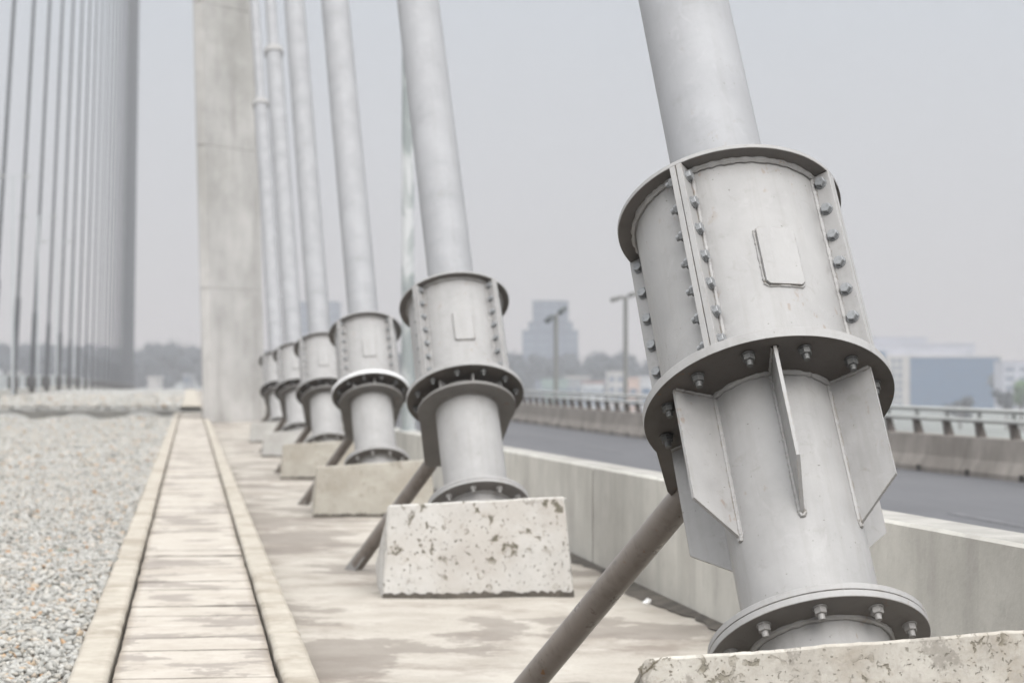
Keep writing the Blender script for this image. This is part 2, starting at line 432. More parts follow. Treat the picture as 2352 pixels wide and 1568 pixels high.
# road
bm = bmesh.new(); box(bm, 2.80, 9.7, -14, 69.2, -.345, .10); kind(obj('road', bm, M['asphalt']), 'structure')
bm = bmesh.new(); box(bm, 2.80, 9.7, 70.6, 330, -.345, .10); kind(obj('road', bm, M['asphalt']), 'structure')
bm = bmesh.new(); box(bm, -22, -9.35, 60, 330, -.2, .1)
kind(obj('road', bm, M['asphalt']), 'structure')
k = 0
for y0 in np.arange(9.5, 69, 6.2):
    bm = bmesh.new(); box(bm, 6.42, 6.54, y0, y0 + 3.2, .1035, .105)
    o = obj('road_marking', bm, M['line']); kind(o, 'structure')

# gravel bed
XL = -8.75; XR = -.452
def near_edge(x): return 66.6 + .35 * math.sin(x * 1.7 + .4)
def bedz(x, y):
    w = .02 * math.sin(x * 3.1 + y * .7) + .02 * math.sin(y * 1.9 - x)
    far = min(1, max(0, (y - 52) / 14))
    wave = .035 - .27 * (.5 + .5 * math.cos(3.4 * (x + 2.3))) ** 1.6 - .03 * math.sin(x * 1.3)
    return ZG - .02 + w * .6 * (1 - far) + far ** 3 * wave * min(1, max(.0, (-.45 - x) / .6))
bm = bmesh.new(); rows = []
ys = list(np.arange(2.6, 30, .5)) + list(np.arange(30, 50, 1)) + list(np.arange(50, 66.5, .5))
nx = 60
for y in ys: rows.append([bm.verts.new((XL + (XR - XL) * i / nx, y, bedz(XL + (XR - XL) * i / nx, y))) for i in range(nx + 1)])
lasty = ys[-1]
for dz, dy in ((0, .5), (-.25, .8), (-.5, 1.2)):
    rows.append([bm.verts.new((XL + (XR - XL) * i / nx, lasty + dy, bedz(XL + (XR - XL) * i / nx, lasty) + dz)) for i in range(nx + 1)])
for a, b2 in zip(rows[:-1], rows[1:]):
    for i in range(nx): bm.faces.new((a[i], a[i + 1], b2[i + 1], b2[i]))
kind(obj('gravel_bed', bm, M['bed'], smooth=60), 'structure')
# far deck: gravel beyond the expansion joint
bm = bmesh.new(); rows = []
ys = [70.4, 71, 73, 76, 80, 85, 90, 95, 100, 107, 115, 130, 168, 200, 240, 280, 330, 385]
for y in ys:
    rows.append([bm.verts.new((x, y, deckz(y) + (random.uniform(-.16, -.06) if y < 70.5 else random.uniform(-.02, .035) if y < 120 else 0))) for x in np.linspace(-8.75, -.3, 41)])
for a, b2 in zip(rows[:-1], rows[1:]):
    for i in range(40): bm.faces.new((a[i], a[i + 1], b2[i + 1], b2[i]))
kind(obj('gravel_bed', bm, M['bed'], smooth=60), 'structure')
bm = bmesh.new(); rows = []
for y in ys[1:]: rows.append([bm.verts.new((x, y, deckz(y) + .006)) for x in (-.296, .33)])
for a, b2 in zip(rows[:-1], rows[1:]): bm.faces.new((a[0], a[1], b2[1], b2[0]))
kind(obj('path', bm, M['kerb']), 'structure')
bm = bmesh.new(); rows = []
for y in ys[1:]: rows.append([bm.verts.new((x, y, deckz(y) - .1)) for x in (.335, 2.8)])
for a, b2 in zip(rows[:-1], rows[1:]): bm.faces.new((a[0], a[1], b2[1], b2[0]))
kind(obj('strip_floor', bm, M['floor']), 'structure')
bm = bmesh.new(); box(bm, -9.2, 2.7, 70.0, 70.38, -.35, .185)
kind(obj('expansion_joint', bm, M['joint']), 'structure')

# loose crushed stone, real stones
def protos(n):
    out = []
    for _ in range(n):
        bm = bmesh.new()
        for _k in range(11):
            p = Vector((random.gauss(0, 1), random.gauss(0, 1), random.gauss(0, 1))).normalized() * random.uniform(.75, 1.05)
            bm.verts.new((p.x * random.uniform(.9, 1.1), p.y * random.uniform(.68, .85), p.z * random.uniform(.34, .55)))
        bmesh.ops.convex_hull(bm, input=bm.verts)
        for v in [v for v in bm.verts if not v.link_faces]: bm.verts.remove(v)
        bmesh.ops.triangulate(bm, faces=bm.faces)
        bm.verts.index_update()
        out.append((np.array([v.co[:] for v in bm.verts]), np.array([[v.index for v in f.verts] for f in bm.faces])))
        bm.free()
    return out
PR = protos(28)
def scatter(zones, hz_=bedz, xr0=XR):
    V, F_, off = [], [], 0
    for (y0, y1, step, s0, s1, xr, dz) in zones:
        y = y0
        while y < y1:
            xl = max(XL, xr(y)); n = int((xr0 - .005 - xl) / step)
            for i in range(n):
                x = xr0 - .012 - i * step + random.uniform(-.5, .5) * step; yy = y + random.uniform(-.5, .5) * step
                x = min(x, xr0 - .012)
                s = random.uniform(s0, s1) * (1 if random.random() > .12 else 1.45)
                pv, pf = PR[random.randrange(len(PR))]
                a, b2, c = random.uniform(0, 6.28), random.gauss(0, .42), random.gauss(0, .42)
                ca, sa, cb, sb, cc2, sc2 = math.cos(a), math.sin(a), math.cos(b2), math.sin(b2), math.cos(c), math.sin(c)
                m_ = np.array([[ca, -sa, 0], [sa, ca, 0], [0, 0, 1]]) @ np.array([[1, 0, 0], [0, cb, -sb], [0, sb, cb]]) @ np.array([[cc2, 0, sc2], [0, 1, 0], [-sc2, 0, cc2]])
                V.append((pv * s) @ m_.T + np.array([x, yy, hz_(x, yy) + .012 + dz + random.uniform(-.004, .010)]))
                F_.append(pf + off); off += len(pv)
            y += step
    V = np.concatenate(V); F_ = np.concatenate(F_)
    me = bpy.data.meshes.new('gravel')
    me.vertices.add(len(V)); me.vertices.foreach_set('co', V.astype(np.float32).ravel())
    me.loops.add(F_.size); me.loops.foreach_set('vertex_index', F_.astype(np.int32).ravel())
    me.polygons.add(len(F_)); me.polygons.foreach_set('loop_start', (np.arange(len(F_)) * 3).astype(np.int32))
    me.polygons.foreach_set('loop_total', np.full(len(F_), 3, np.int32))
    me.update(calc_edges=True)
    return link_mesh('gravel', me, M['stone'])
xl_ = lambda y: -.105 * y - .75
gr = scatter([(7.0, 16, .040, .021, .036, xl_, .003), (7.0, 16, .028, .012, .022, xl_, -.004), (16, 28, .042, .022, .036, xl_, .003),
              (28, 46, .075, .034, .055, xl_, 0), (46, 62, .16, .05, .085, xl_, -.015)])
gr2 = scatter([(70.45, 84, .17, .055, .10, lambda y: -8.7, 0), (84, 118, .34, .08, .14, lambda y: -8.7, 0)], lambda x, y: deckz(y), -.33)
kind(gr2, 'stuff', 'gravel beyond the dark joint at the far end of the strip')
kind(gr, 'stuff', 'loose pale grey crushed stone filling the strip left of the walkway')

# walkway cover slabs and kerb stones
prototypes = []
for v_ in range(4):
    bm = bmesh.new(); box(bm, -.302, .302, 0, .432, -.06, 0)
    bmesh.ops.subdivide_edges(bm, edges=bm.edges, cuts=5, use_grid_fill=True)
    for v in bm.verts:
        v.co += Vector((random.gauss(0, .0012), random.gauss(0, .0012), random.gauss(0, .0008)))
    prototypes.append(bm)
meshes = []
for i, bm in enumerate(prototypes):
    me = bpy.data.meshes.new('cover_slab'); bm.to_mesh(me); bm.free(); me.materials.append(M['slab']); meshes.append(me)
ordn = ['first', 'second', 'third', 'fourth', 'fifth', 'sixth', 'seventh', 'eighth', 'ninth', 'tenth', 'eleventh', 'twelfth', 'thirteenth', 'fourteenth', 'fifteenth', 'sixteenth', 'seventeenth', 'eighteenth', 'nineteenth', 'twentieth']
y = 7.70; i = 0
while y < 66.3:
    o = bpy.data.objects.new('cover_slab', meshes[random.randrange(4)]); COL.objects.link(o)
    o.location = (.020 + random.uniform(-.003, .003), y, ZK - .012 + random.uniform(-.003, .003))
    o.rotation_euler = (random.uniform(-.004, .004), random.uniform(-.004, .004), random.uniform(-.003, .003))
    md = o.modifiers.new('bevel', 'BEVEL'); md.width = .013; md.segments = 2; md.limit_method = 'ANGLE'; md.angle_limit = R(50)
    lab = ('%s pale concrete walkway slab counted from the bottom edge of the photo' % ordn[i]) if i < 20 else 'one of the blurred pale concrete walkway slabs farther along towards the pylon'
    tag(o, lab, 'paving slab', 'concrete cover slabs of the walkway')
    y += .441; i += 1
bm = bmesh.new(); box(bm, -.30, .345, 2.6, 66.4, .0, .115); kind(obj('drain_channel', bm, M['dark']), 'structure')
def kerbrow(x0, x1, side, offs, yend):
    y = offs; i = 0
    while y < yend:
        L = min(4.3, yend - y)
        bm = bmesh.new(); box(bm, x0, x1, 0, L - .012, -.06, ZK)
        bmesh.ops.subdivide_edges(bm, edges=[e for e in bm.edges if abs(e.verts[0].co.y - e.verts[1].co.y) > 1], cuts=16, use_grid_fill=True)
        for v in bm.verts:
            v.co.x += random.gauss(0, .0022); v.co.z += random.gauss(0, .0014)
        o = obj('kerb_stone', bm, M['kerb'], bevel=.017, smooth=60); o.location = (0, y, 0)
        nm = ['nearest', 'second nearest', 'third nearest', 'fourth nearest']
        lab = '%s long worn kerb stone %s' % (nm[i], side) if i < 4 else 'one of the distant blurred kerb stones %s' % side
        tag(o, lab, 'kerb stone', 'kerb stones edging the walkway'); y += 4.3; i += 1
kerbrow(-.446, -.298, 'between gravel and walkway slabs', 5.55, 66.2)
kerbrow(.336, .474, 'between walkway slabs and stained floor', 5.65, 57.9)

# ------------------------------------------------------------------ inner wall and pylon
bm = bmesh.new(); rows = []
yy = [-6, 2, 6, 6.02] + [] 
def wz(Y): return .823 - .0083 * Y if Y < 34 else .54
Ys = list(np.arange(-6, 69, 1.0))
for Y in Ys:
    z = wz(Y); rows.append([bm.verts.new(c) for c in ((2.585, Y, -.2), (2.585, Y, z - .012), (2.597, Y, z), (2.79, Y, z), (2.80, Y, z - .012), (2.80, Y, -.2))])
for a, b2 in zip(rows[:-1], rows[1:]):
    for i in range(5): bm.faces.new((a[i], b2[i], b2[i + 1], a[i + 1]))
bm.faces.new(rows[0]); bm.faces.new(rows[-1][::-1])
bmesh.ops.recalc_face_normals(bm, faces=bm.faces)
for f_ in bm.faces:
    f_.normal_update()
    if f_.normal.z > .9: f_.material_index = 1
wall = obj('divider_wall', bm, [M['wall'], M['wall_top']])
tag(wall, 'low pale stained concrete wall between the anchor strip and the road', 'wall')
for Y in (9.0, 14.6, 20.2, 26):     # cast joints
    bm = bmesh.new(); box(bm, 2.5825, 2.5875, Y, Y + .006, .08, wz(Y) - .03); obj('cast_joint', bm, M['mud'], wall)
for Y, z in ((12.35, .46), (9.2, .30)):
    bm = bmesh.new(); tube(bm, (2.5815, Y, z), (2.59, Y, z), .016, seg=12); obj('tie_hole', bm, M['mud'], wall)
# silt along the foot of the wall
bm = bmesh.new(); rows = []
for Y in np.arange(4, 66, .12):
    w = .07 + .05 * math.sin(Y * 2.1) + random.uniform(0, .05); w = max(.02, w)
    rows.append([bm.verts.new((2.585 - w, Y, ZP - .007)), bm.verts.new((2.585 - w * .5, Y, ZP + .006)), bm.verts.new((2.589, Y, ZP + .014))])
for a, b2 in zip(rows[:-1], rows[1:]):
    for i in range(2): bm.faces.new((a[i], a[i + 1], b2[i + 1], b2[i]))
kind(obj('silt', bm, M['mud']), 'stuff', 'dark silt gathered along the foot of the low wall')

bm = bmesh.new()
foot = [(.345, 58.25), (.56, 58.2), (1.95, 60.1), (1.95, 62.6), (.345, 62.6)]
zs = [ZP - .05]
z = 3.45 - 3.62
lv = []
while z < 90:
    if z > 0: lv += [(z - .022, 0), (z - .012, .014), (z + .012, .014), (z + .022, 0)]
    z += 3.62
lv = [(ZP - .05, 0)] + lv + [(91, 0)]
rows = []
for z, ins in lv:
    row = []
    for k, (x, y) in enumerate(foot):
        cx_, cy_ = 1.15, 60.5
        s = 1 - ins / 1.2
        row.append(bm.verts.new((cx_ + (x - cx_) * s - .0262 * z, cy_ + (y - cy_) * s, z)))
    rows.append(row)
for a, b2 in zip(rows[:-1], rows[1:]):
    for i in range(5): bm.faces.new((a[i], a[(i + 1) % 5], b2[(i + 1) % 5], b2[i]))
bm.faces.new(rows[-1])
tag(obj('bridge_pylon', bm, M['tower']), 'tall pale concrete pylon with horizontal casting joints beside the walkway end', 'pylon')

# ------------------------------------------------------------------ the stay anchors
D_ = Vector((-0.0314513, 0.56918175, 0.82160998)).normalized()
N_ = Vector((0, -1, 0)); N_ = (N_ - D_ * N_.dot(D_)).normalized()
E1 = D_.cross(N_)
ROT = Matrix(((E1.x, -N_.x, D_.x), (E1.y, -N_.y, D_.y), (E1.z, -N_.z, D_.z)))
P1 = Vector((1.618, 6.288, 1.199))
ZF = .955                                   # local height of the lower flange underside
ROOT1 = P1 - D_ * ZF
def tolocal(p): return ROT.transposed() @ (Vector(p) - ROOT1)
def pol(phi, r): a = R(phi); return (r * math.sin(a), -r * math.cos(a))     # phi from the front, to the right
RB, RTF, RLF, RBF, RTU, RP = .2834, .337, .357, .293, .186, .1415

def bolt_mesh(name, grip, mats, nutlen=.017, stud=.016, af=.030):
    """hex head above z=0, washer, nut and stud below z=-grip"""
    bm = bmesh.new(); r = af / 2 / math.cos(PI / 6)
    def hexp(z0, z1, rot):
        p = [(r * math.cos(rot + PI / 3 * i), r * math.sin(rot + PI / 3 * i)) for i in range(6)]
        q = [(x * .9, y * .9) for x, y in p]
        lo = [bm.verts.new((x, y, z0)) for x, y in p]
        s = 1 if z1 > z0 else -1
        mid = [bm.verts.new((x, y, z1 - s * .002)) for x, y in p]; hi = [bm.verts.new((x, y, z1)) for x, y in q]
        for a, b2 in ((lo, mid), (mid, hi)):
            for i in range(6): bm.faces.new((a[i], a[(i + 1) % 6], b2[(i + 1) % 6], b2[i]))
        bm.faces.new(hi); bm.faces.new(lo[::-1])
    tube(bm, (0, 0, 0), (0, 0, .003), .0185, seg=20)
    hexp(.003, .016, .2)
    tube(bm, (0, 0, -grip - .0035), (0, 0, -grip), .0195, seg=20)
    hexp(-grip - .0035, -grip - .0035 - nutlen, .5)
    tube(bm, (0, 0, -grip - .0035 - nutlen - stud), (0, 0, -grip - .003 - nutlen), .0088, .0098, seg=14)
    tube(bm, (0, 0, -grip - .006), (0, 0, .005), .010, seg=10)
    bmesh.ops.recalc_face_normals(bm, faces=bm.faces)
    me = bpy.data.meshes.new(name); bm.to_mesh(me); bm.free()
    for m_ in mats: me.materials.append(m_)
    return me
BM_FL = bolt_mesh('flange_bolt', .034, [M['bolt_nut']])
BM_SE = bolt_mesh('seam_bolt', .038, [M['bolt']], nutlen=.015, stud=.012, af=.028)
BM_BA = bolt_mesh('base_bolt', .041, [M['bolt_paint']])
def put_bolt(me, parent, loc, rot):
    o = bpy.data.objects.new('bolt', me); COL.objects.link(o); o.parent = parent
    o.location = loc; o.rotation_euler = rot; return o

def annulus(bm, ro, ri, z0, z1, seg=96):
    prof = [(ri, z0), (ro - .0015, z0), (ro, z0 + .0015), (ro, z1 - .0015), (ro - .0015, z1), (ri, z1)]
    vs = lathe(bm, prof, seg)
    return vs

def ushape(ro, wl, wr, ylen, cut=.05, y0=.05):
    """outline: round towards the front, straight tapering sides towards the back"""
    pts = []
    aL = math.acos(max(-1, -y0 / ro))       # angle from front where y = y0
    n = 64
    for i in range(n + 1):
        a = -aL + 2 * aL * i / n
        pts.append((ro * math.sin(a), -ro * math.cos(a)))
    pts += [(wr, ylen - cut), (wr - cut * .6, ylen), (-wl + cut * .6, ylen), (-wl, ylen - cut)]
    return pts

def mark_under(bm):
    # flat undersides of ring plates take a darker steel, shade put into the colour
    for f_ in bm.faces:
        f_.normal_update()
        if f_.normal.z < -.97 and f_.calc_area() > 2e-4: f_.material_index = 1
def make_anchor(first):
    ZT = .680
    t = empty('cable_anchor', ROOT1, ROT.to_euler())
    # guide pipe up to 7 m above the deck, collar, thinner stay above
    Lp = (7.0 - P1.z) / D_.z + ZF
    bm = bmesh.new(); tube(bm, (0, 0, ZF + .66), (0, 0, Lp), RP, seg=72)
    bead(bm, ringpts(RP + .002, ZF + ZT + .022, 80), .004, True)
    gp = obj('guide_pipe', bm, M['pipe'], t, smooth=40)
    bm = bmesh.new(); lathe(bm, [(RP - .01, Lp - .14), (RP + .020, Lp - .14), (RP + .022, Lp - .02), (RP + .010, Lp), (.098, Lp + .004), (.098, Lp + .004)], 48)
    obj('collar', bm, M['steel'], gp, smooth=40)
    bm = bmesh.new()
    ytop = 58.6 if first else None
    # top flange with its fillet weld
    bm = bmesh.new(); annulus(bm, RTF, RP + .002, ZF + ZT, ZF + ZT + .014)
    bead(bm, ringpts(RB + .004, ZF + ZT - .004, 150), .0105, True)
    mark_under(bm)
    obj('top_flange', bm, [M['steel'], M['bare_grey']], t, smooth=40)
    # barrel
    bm = bmesh.new(); lathe(bm, [(0, ZF + .03), (RB, ZF + .03), (RB, ZF + .2), (RB, ZF + .4), (RB, ZF + .6), (RB, ZF + ZT + .0002), (RP, ZF + ZT + .0002)], 128)
    br_ = obj('barrel', bm, M['steel'], t, smooth=40)
    # access plate, chamfered corners, flat, proud of the barrel
    bm = bmesh.new(); w, hh, c = .0565, .100, .010
    pl = [(-w + c, -hh), (w - c, -hh), (w, -hh + c), (w, hh - c), (w - c, hh), (-w + c, hh), (-w, hh - c), (-w, -hh + c)]
    a = [bm.verts.new((x, 0.022, z)) for x, z in pl]; b2 = [bm.verts.new((x, -.009, z)) for x, z in pl]
    bm.faces.new(a); bm.faces.new(b2[::-1])
    for i in range(8): bm.faces.new((a[i], b2[i], b2[(i + 1) % 8], a[(i + 1) % 8]))
    bmesh.ops.recalc_face_normals(bm, faces=bm.faces)
    pts = []
    for i in range(8):
        x0_, z0_ = pl[i]; x1_, z1_ = pl[(i + 1) % 8]
        nn = max(1, int(math.hypot(x1_ - x0_, z1_ - z0_) / .007))
        for k in range(nn):
            x = x0_ + (x1_ - x0_) * k / nn; zz = z0_ + (z1_ - z0_) * k / nn
            pts.append((x * 1.04, -math.sqrt(max(0, RB ** 2 - x * x)) + RB + .000, zz * 1.02))
    bead(bm, pts, .0045, True, jit=.35)
    phi = 7 if first else 0
    bmesh.ops.transform(bm, matrix=Matrix.Translation((0, -RB, 0)), verts=bm.verts)
    bmesh.ops.transform(bm, matrix=Matrix.Translation((0, 0, ZF + .325)) @ Matrix.Rotation(R(phi), 4, 'Z'), verts=bm.verts)
    obj('access_plate', bm, M['steel'], br_, bevel=.0015)
    # four bolted seams
    for phi in ((-38, 52, 142, -128) if first else (-50, 42, 132, -140)):
        bm = bmesh.new()
        # two plates, each standing radially; local x = tangential, y = -radial
        for s in (-1, 1):
            x0_, x1_ = (-.0195, -.0012) if s < 0 else (.0012, .0195)
            box(bm, x0_, x1_, -RTF - .001, -RB + .006, ZF + .032, ZF + ZT - .0005)
        for s in (-1, 1):
            bead(bm, [(s * .0225, -RB - .0005, ZF + .035 + .64 * i / 70) for i in range(71)], .0078, jit=.22)
        bmesh.ops.transform(bm, matrix=Matrix.Rotation(R(phi), 4, 'Z'), verts=bm.verts)
        sf = obj('seam_flange', bm, M['steel'], t, bevel=.0015)
        for i in range(7):
            zz = ZF + .645 - i * .0965
            sg = -1 if 30 < phi < 60 else 1
            m_ = Matrix.Rotation(R(phi), 4, 'Z') @ Matrix.Translation((sg * .0195, -RB - .0265, zz)) @ Matrix.Rotation(R(90 * sg), 4, 'Y')
            o = put_bolt(BM_SE, sf, m_.translation, m_.to_euler()); 
    # lower flange
    bm = bmesh.new()
    if first:
        vs = prism(bm, ushape(RLF, .230, .230, .45, .03, .2), ZF, ZF + .030)
    else:
        annulus(bm, .350, RTU - .02, ZF, ZF + .030)
    bmesh.ops.recalc_face_normals(bm, faces=bm.faces)
    bead(bm, ringpts(RB + .004, ZF + .033, 120), .0085, True, jit=.5)
    bead(bm, ringpts(RTU + .002, ZF - .001, 110), .010, True, jit=.3)
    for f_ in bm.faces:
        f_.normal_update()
        if f_.normal.z < -.97 and (len(f_.verts) > 8 or f_.calc_area() > 2e-4): f_.material_index = 1  # underside faces take the steel with shade in its colour
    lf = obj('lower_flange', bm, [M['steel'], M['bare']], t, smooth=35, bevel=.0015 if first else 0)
    for k in range(12):
        x, y_ = pol((-22 if first else -14) + 30 * k, .301)
        put_bolt(BM_FL, lf, (x, y_, ZF + .0315), (0, 0, random.uniform(0, 1)))
    # lower tube
    zb = ZF - .752
    bm = bmesh.new(); lathe(bm, [(RTU, zb + .03), (RTU, zb + .25), (RTU, zb + .5), (RTU, ZF + .001)], 96)
    bead(bm, ringpts(RTU + .001, zb + .036, 90), .006, True)
    obj('lower_tube', bm, M['steel'], t, smooth=40)
    if first:
        for k in range(6):
            phi = -8 + 60 * k
            bm = bmesh.new(); ro = .318
            out = [(RTU - .004, -.012), (RTU + .012, -.0005), (ro, -.0005), (ro, -.350), (RTU + .006, -.452), (RTU - .004, -.452)]
            a = [bm.verts.new((-.005, -r_, ZF + z_)) for r_, z_ in out]; b2 = [bm.verts.new((.005, -r_, ZF + z_)) for r_, z_ in out]
            bm.faces.new(a); bm.faces.new(b2[::-1])
            for i in range(6): bm.faces.new((a[i], b2[i], b2[(i + 1) % 6], a[(i + 1) % 6]))
            bmesh.ops.recalc_face_normals(bm, faces=bm.faces)
            dn = [(-.006, -RTU - .001, ZF - .01 - .442 * i / 60) for i in range(61)]
            bead(bm, dn + [(-.003, -RTU - .001, ZF - .459), (.003, -RTU - .001, ZF - .459)] + [(-x_, y_, z_) for x_, y_, z_ in dn[::-1]], .0068, jit=.18)
            for s in (-1, 1):
                bead(bm, [(s * .006, -RTU - .01 - (ro - RTU - .012) * i / 14, ZF - .001) for i in range(15)], .0055, jit=.3)
            bmesh.ops.transform(bm, matrix=Matrix.Rotation(R(phi), 4, 'Z'), verts=bm.verts)
            obj('stiffener_fin', bm, M['steel'], t)
    else:
        for k in range(8):
            bm = bmesh.new(); box(bm, -.005, .005, -.262, -RTU + .004, ZF - .0725, ZF - .0005)
            bmesh.ops.transform(bm, matrix=Matrix.Rotation(R(5 + 45 * k), 4, 'Z'), verts=bm.verts)
            obj('rib', bm, M['steel'], t)
        bm = bmesh.new(); prism(bm, ushape(.292, .215, .215, .60, .03, .10), ZF - .092, ZF - .073)
        bmesh.ops.recalc_face_normals(bm, faces=bm.faces)
        bead(bm, ringpts(RTU + .002, ZF - .093, 90), .008, True, jit=.3)
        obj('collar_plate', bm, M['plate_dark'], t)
    # base flange: two plates with an open seam
    bm = bmesh.new(); annulus(bm, RBF, RTU - .02, zb + .010, zb + .028)
    annulus(bm, RBF - .004, RTU - .02, zb + .007, zb + .0101, 64); annulus(bm, RBF + .001, RTU - .02, zb - .012, zb + .0078)
    bead(bm, ringpts(RTU + .004, zb - .015, 90), .0095, True)
    mark_under(bm)
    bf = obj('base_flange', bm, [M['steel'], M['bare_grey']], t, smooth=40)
    for k in range(10):
        x, y_ = pol(-12 + 36 * k, .247)
        put_bolt(BM_BA, bf, (x, y_, zb + .0285), (0, 0, random.uniform(0, 1)))
    bm = bmesh.new(); lathe(bm, [(RTU, zb - .34), (RTU, zb - .012)], 80)
    obj('stub_tube', bm, M['steel'], t, smooth=40)
    # props behind
    for s in (-1, 1):
        if first:
            foot = Vector((1.0, 7.74, ZP)); top = Vector((1.493, 6.585, 1.002))
        else:
            foot = Vector((1.0, 7.33, ZP)); top = Vector((1.478, 6.85, .80))
        if s > 0:
            ax = lambda p: 1.618 + (p.z - P1.z) * D_.x / D_.z
            foot = Vector((2 * 1.63 - foot.x, foot.y, foot.z)); top = Vector((2 * ax(top) - top.x, top.y, top.z))
        a, b2 = tolocal(foot), tolocal(top); dr = (b2 - a).normalized()
        bm = bmesh.new(); tube(bm, a + dr * .10, b2, .0455, seg=40)
        bead(bm, [a + dr * .1] * 1 + [a + dr * .1] , .001)
        pr = obj('prop', bm, M['brace'], t, smooth=40)
        # foot tab
        side = dr.cross(tolocal(foot + Vector((0, 0, 1))) - a).normalized()
        bm = bmesh.new(); nrm = dr.cross(side).normalized()
        q = [a - side * .0 + nrm * k1 * .035 + dr * k2 for k1, k2 in ((-1, -.01), (1, -.01), (1, .2), (-1, .2))]
        A = [bm.verts.new(p + side * (.008 + .03)) for p in q]; B = [bm.verts.new(p + side * (-.008 + .03)) for p in q]
        bm.faces.new(A); bm.faces.new(B[::-1])
        for i in range(4): bm.faces.new((A[i], B[i], B[(i + 1) % 4], A[(i + 1) % 4]))
        bmesh.ops.recalc_face_normals(bm, faces=bm.faces)
        obj('foot_tab', bm, M['steel'], pr)
        bm = bmesh.new(); box(bm, -.09, .09, -.09, .09, 0, .010)
        o = obj('foot_plate', bm, M['brace'], pr); o.matrix_local = Matrix.Translation(a) @ ROT.transposed().to_4x4()
    return t

def add_stay(t, y0):
    L = (58.9 - y0) / D_.y + ZF
    bm = bmesh.new(); tube(bm, (0, 0, 7.9), (0, 0, L), .096, seg=24)
    obj('stay', bm, M['pipe'], t, smooth=40)
GA = 'steel stay cable anchors in a row along the strip'
a1 = make_anchor(True)
tag(a1, 'nearest large grey steel cable anchor with stiffener fins, sharp at right', 'cable anchor', GA)
a2 = make_anchor(False)
SP = 7.2
dzs = [0, -.045, -.09, -.145, -.17, -.22]
labs = [None, 'second nearest grey cable anchor, standing on the white pitted block',
        'third nearest grey cable anchor with bright white rim on its middle flange',
        'fourth nearest grey cable anchor, on the smaller tan block', 'fifth nearest blurred cable anchor, its pipe collar near the top edge',
        'farthest blurred cable anchor, beside the foot of the concrete pylon']
anchors = [a1]
for k in range(1, 6):
    loc = ROOT1 + Vector((0, SP * k, dzs[k]))
    o = a2 if k == 1 else dup(a2, loc)
    if k == 1: o.location = loc
    tag(o, labs[k], 'cable anchor', GA); anchors.append(o)
for k, o in enumerate(anchors): add_stay(o, 6.288 + SP * k)
# the third anchor's flange carries white paint on its rim
bm = bmesh.new(); lathe(bm, [(.3505, ZF + .001), (.3535, ZF + .001), (.3535, ZF + .034), (.30, ZF + .036)], 96)
o = obj('painted_rim', bm, M['white_rim'], anchors[2], smooth=40); o['label'] = 'bright white painted rim'

# concrete blocks that carry them
def block(k, hl, hr, mat, label, w=(1.045, 1.082, 2.075, 2.13)):
    bm = bmesh.new(); y0 = 5.40; dep = .92
    xbl, xtl, xtr, xbr = w
    def prof(xb, xt, h):
        return [(xb, 0, -.06), (xt, .02, h), (xt, .10, h - .045), (xb + (.04 if xb < 1.5 else -.04), dep, max(.12, h - .045 - (dep - .1) * .66)), (xb + (.055 if xb < 1.5 else -.055), dep, -.06)]
    n = 44; rows = []
    for i in range(n + 1):
        f_ = i / n
        pl_, pr_ = prof(xbl, xtl, hl), prof(xbr, xtr, hr)
        rows.append([tuple(pl_[j][c] * (1 - f_) + pr_[j][c] * f_ for c in range(3)) for j in range(5)])
    # front face refined vertically
    grid = []
    for r_ in rows:
        line = []
        for (p, q, m_) in ((0, 1, 22), (1, 2, 4), (2, 3, 16), (3, 4, 3)):
            for s in range(m_):
                t_ = s / m_; line.append(tuple(r_[p][c] * (1 - t_) + r_[q][c] * t_ for c in range(3)))
        line.append(r_[4]); grid.append([bm.verts.new(c) for c in line])
    for a, b2 in zip(grid[:-1], grid[1:]):
        for i in range(len(a) - 1): bm.faces.new((a[i], a[i + 1], b2[i + 1], b2[i]))
    bm.faces.new(grid[0][::-1]); bm.faces.new(grid[-1])
    bmesh.ops.recalc_face_normals(bm, faces=bm.faces)
    rr = random.Random(40 + k)
    ph = [rr.uniform(0, 6) for _ in range(6)]
    for gi, gcol in enumerate(grid):
        for vi, v in enumerate(gcol):
            u_, w_ = v.co.x, v.co.z
            dd = .0010 * math.sin(u_ * 13 + ph[0]) + .0010 * math.sin(w_ * 21 + ph[1]) + rr.gauss(0, .0004)
            v.co.y -= dd
            if vi in (22, 23): v.co.z += rr.gauss(0, .0009) + .0012 * math.sin(u_ * 17 + ph[2]); v.co.y += abs(rr.gauss(0, .0012))
            if gi in (0, n): v.co.x += (1 if gi == 0 else -1) * abs(rr.gauss(0, .0016))
    o = obj('concrete_block', bm, mat, bevel=.012, smooth=45); o.location = (0, y0 + SP * k, ZP - .005)
    tag(o, label, 'concrete block', 'concrete anchor blocks along the strip')
    # grime where the block meets the floor
    return o
b0 = ZP - .005
block(0, .617 - b0, .675 - b0, M['block_a'], 'cream cracked concrete block under the nearest cable anchor')
block(1, .578 - b0, .620 - b0, M['block_b'], 'white concrete block covered in dark pits under the second anchor')
block(2, .50 - b0, .56 - b0, M['block_c'], 'tan smooth concrete block under the third anchor')
block(3, .475 - b0, .53 - b0, M['block_c'], 'smaller looking tan concrete block under the fourth anchor')
block(4, .43 - b0, .49 - b0, M['block_w'], 'whitish blurred concrete block under the fifth anchor')
block(5, .42 - b0, .47 - b0, M['block_w'], 'farthest whitish concrete block near the pylon foot')
bm = bmesh.new()
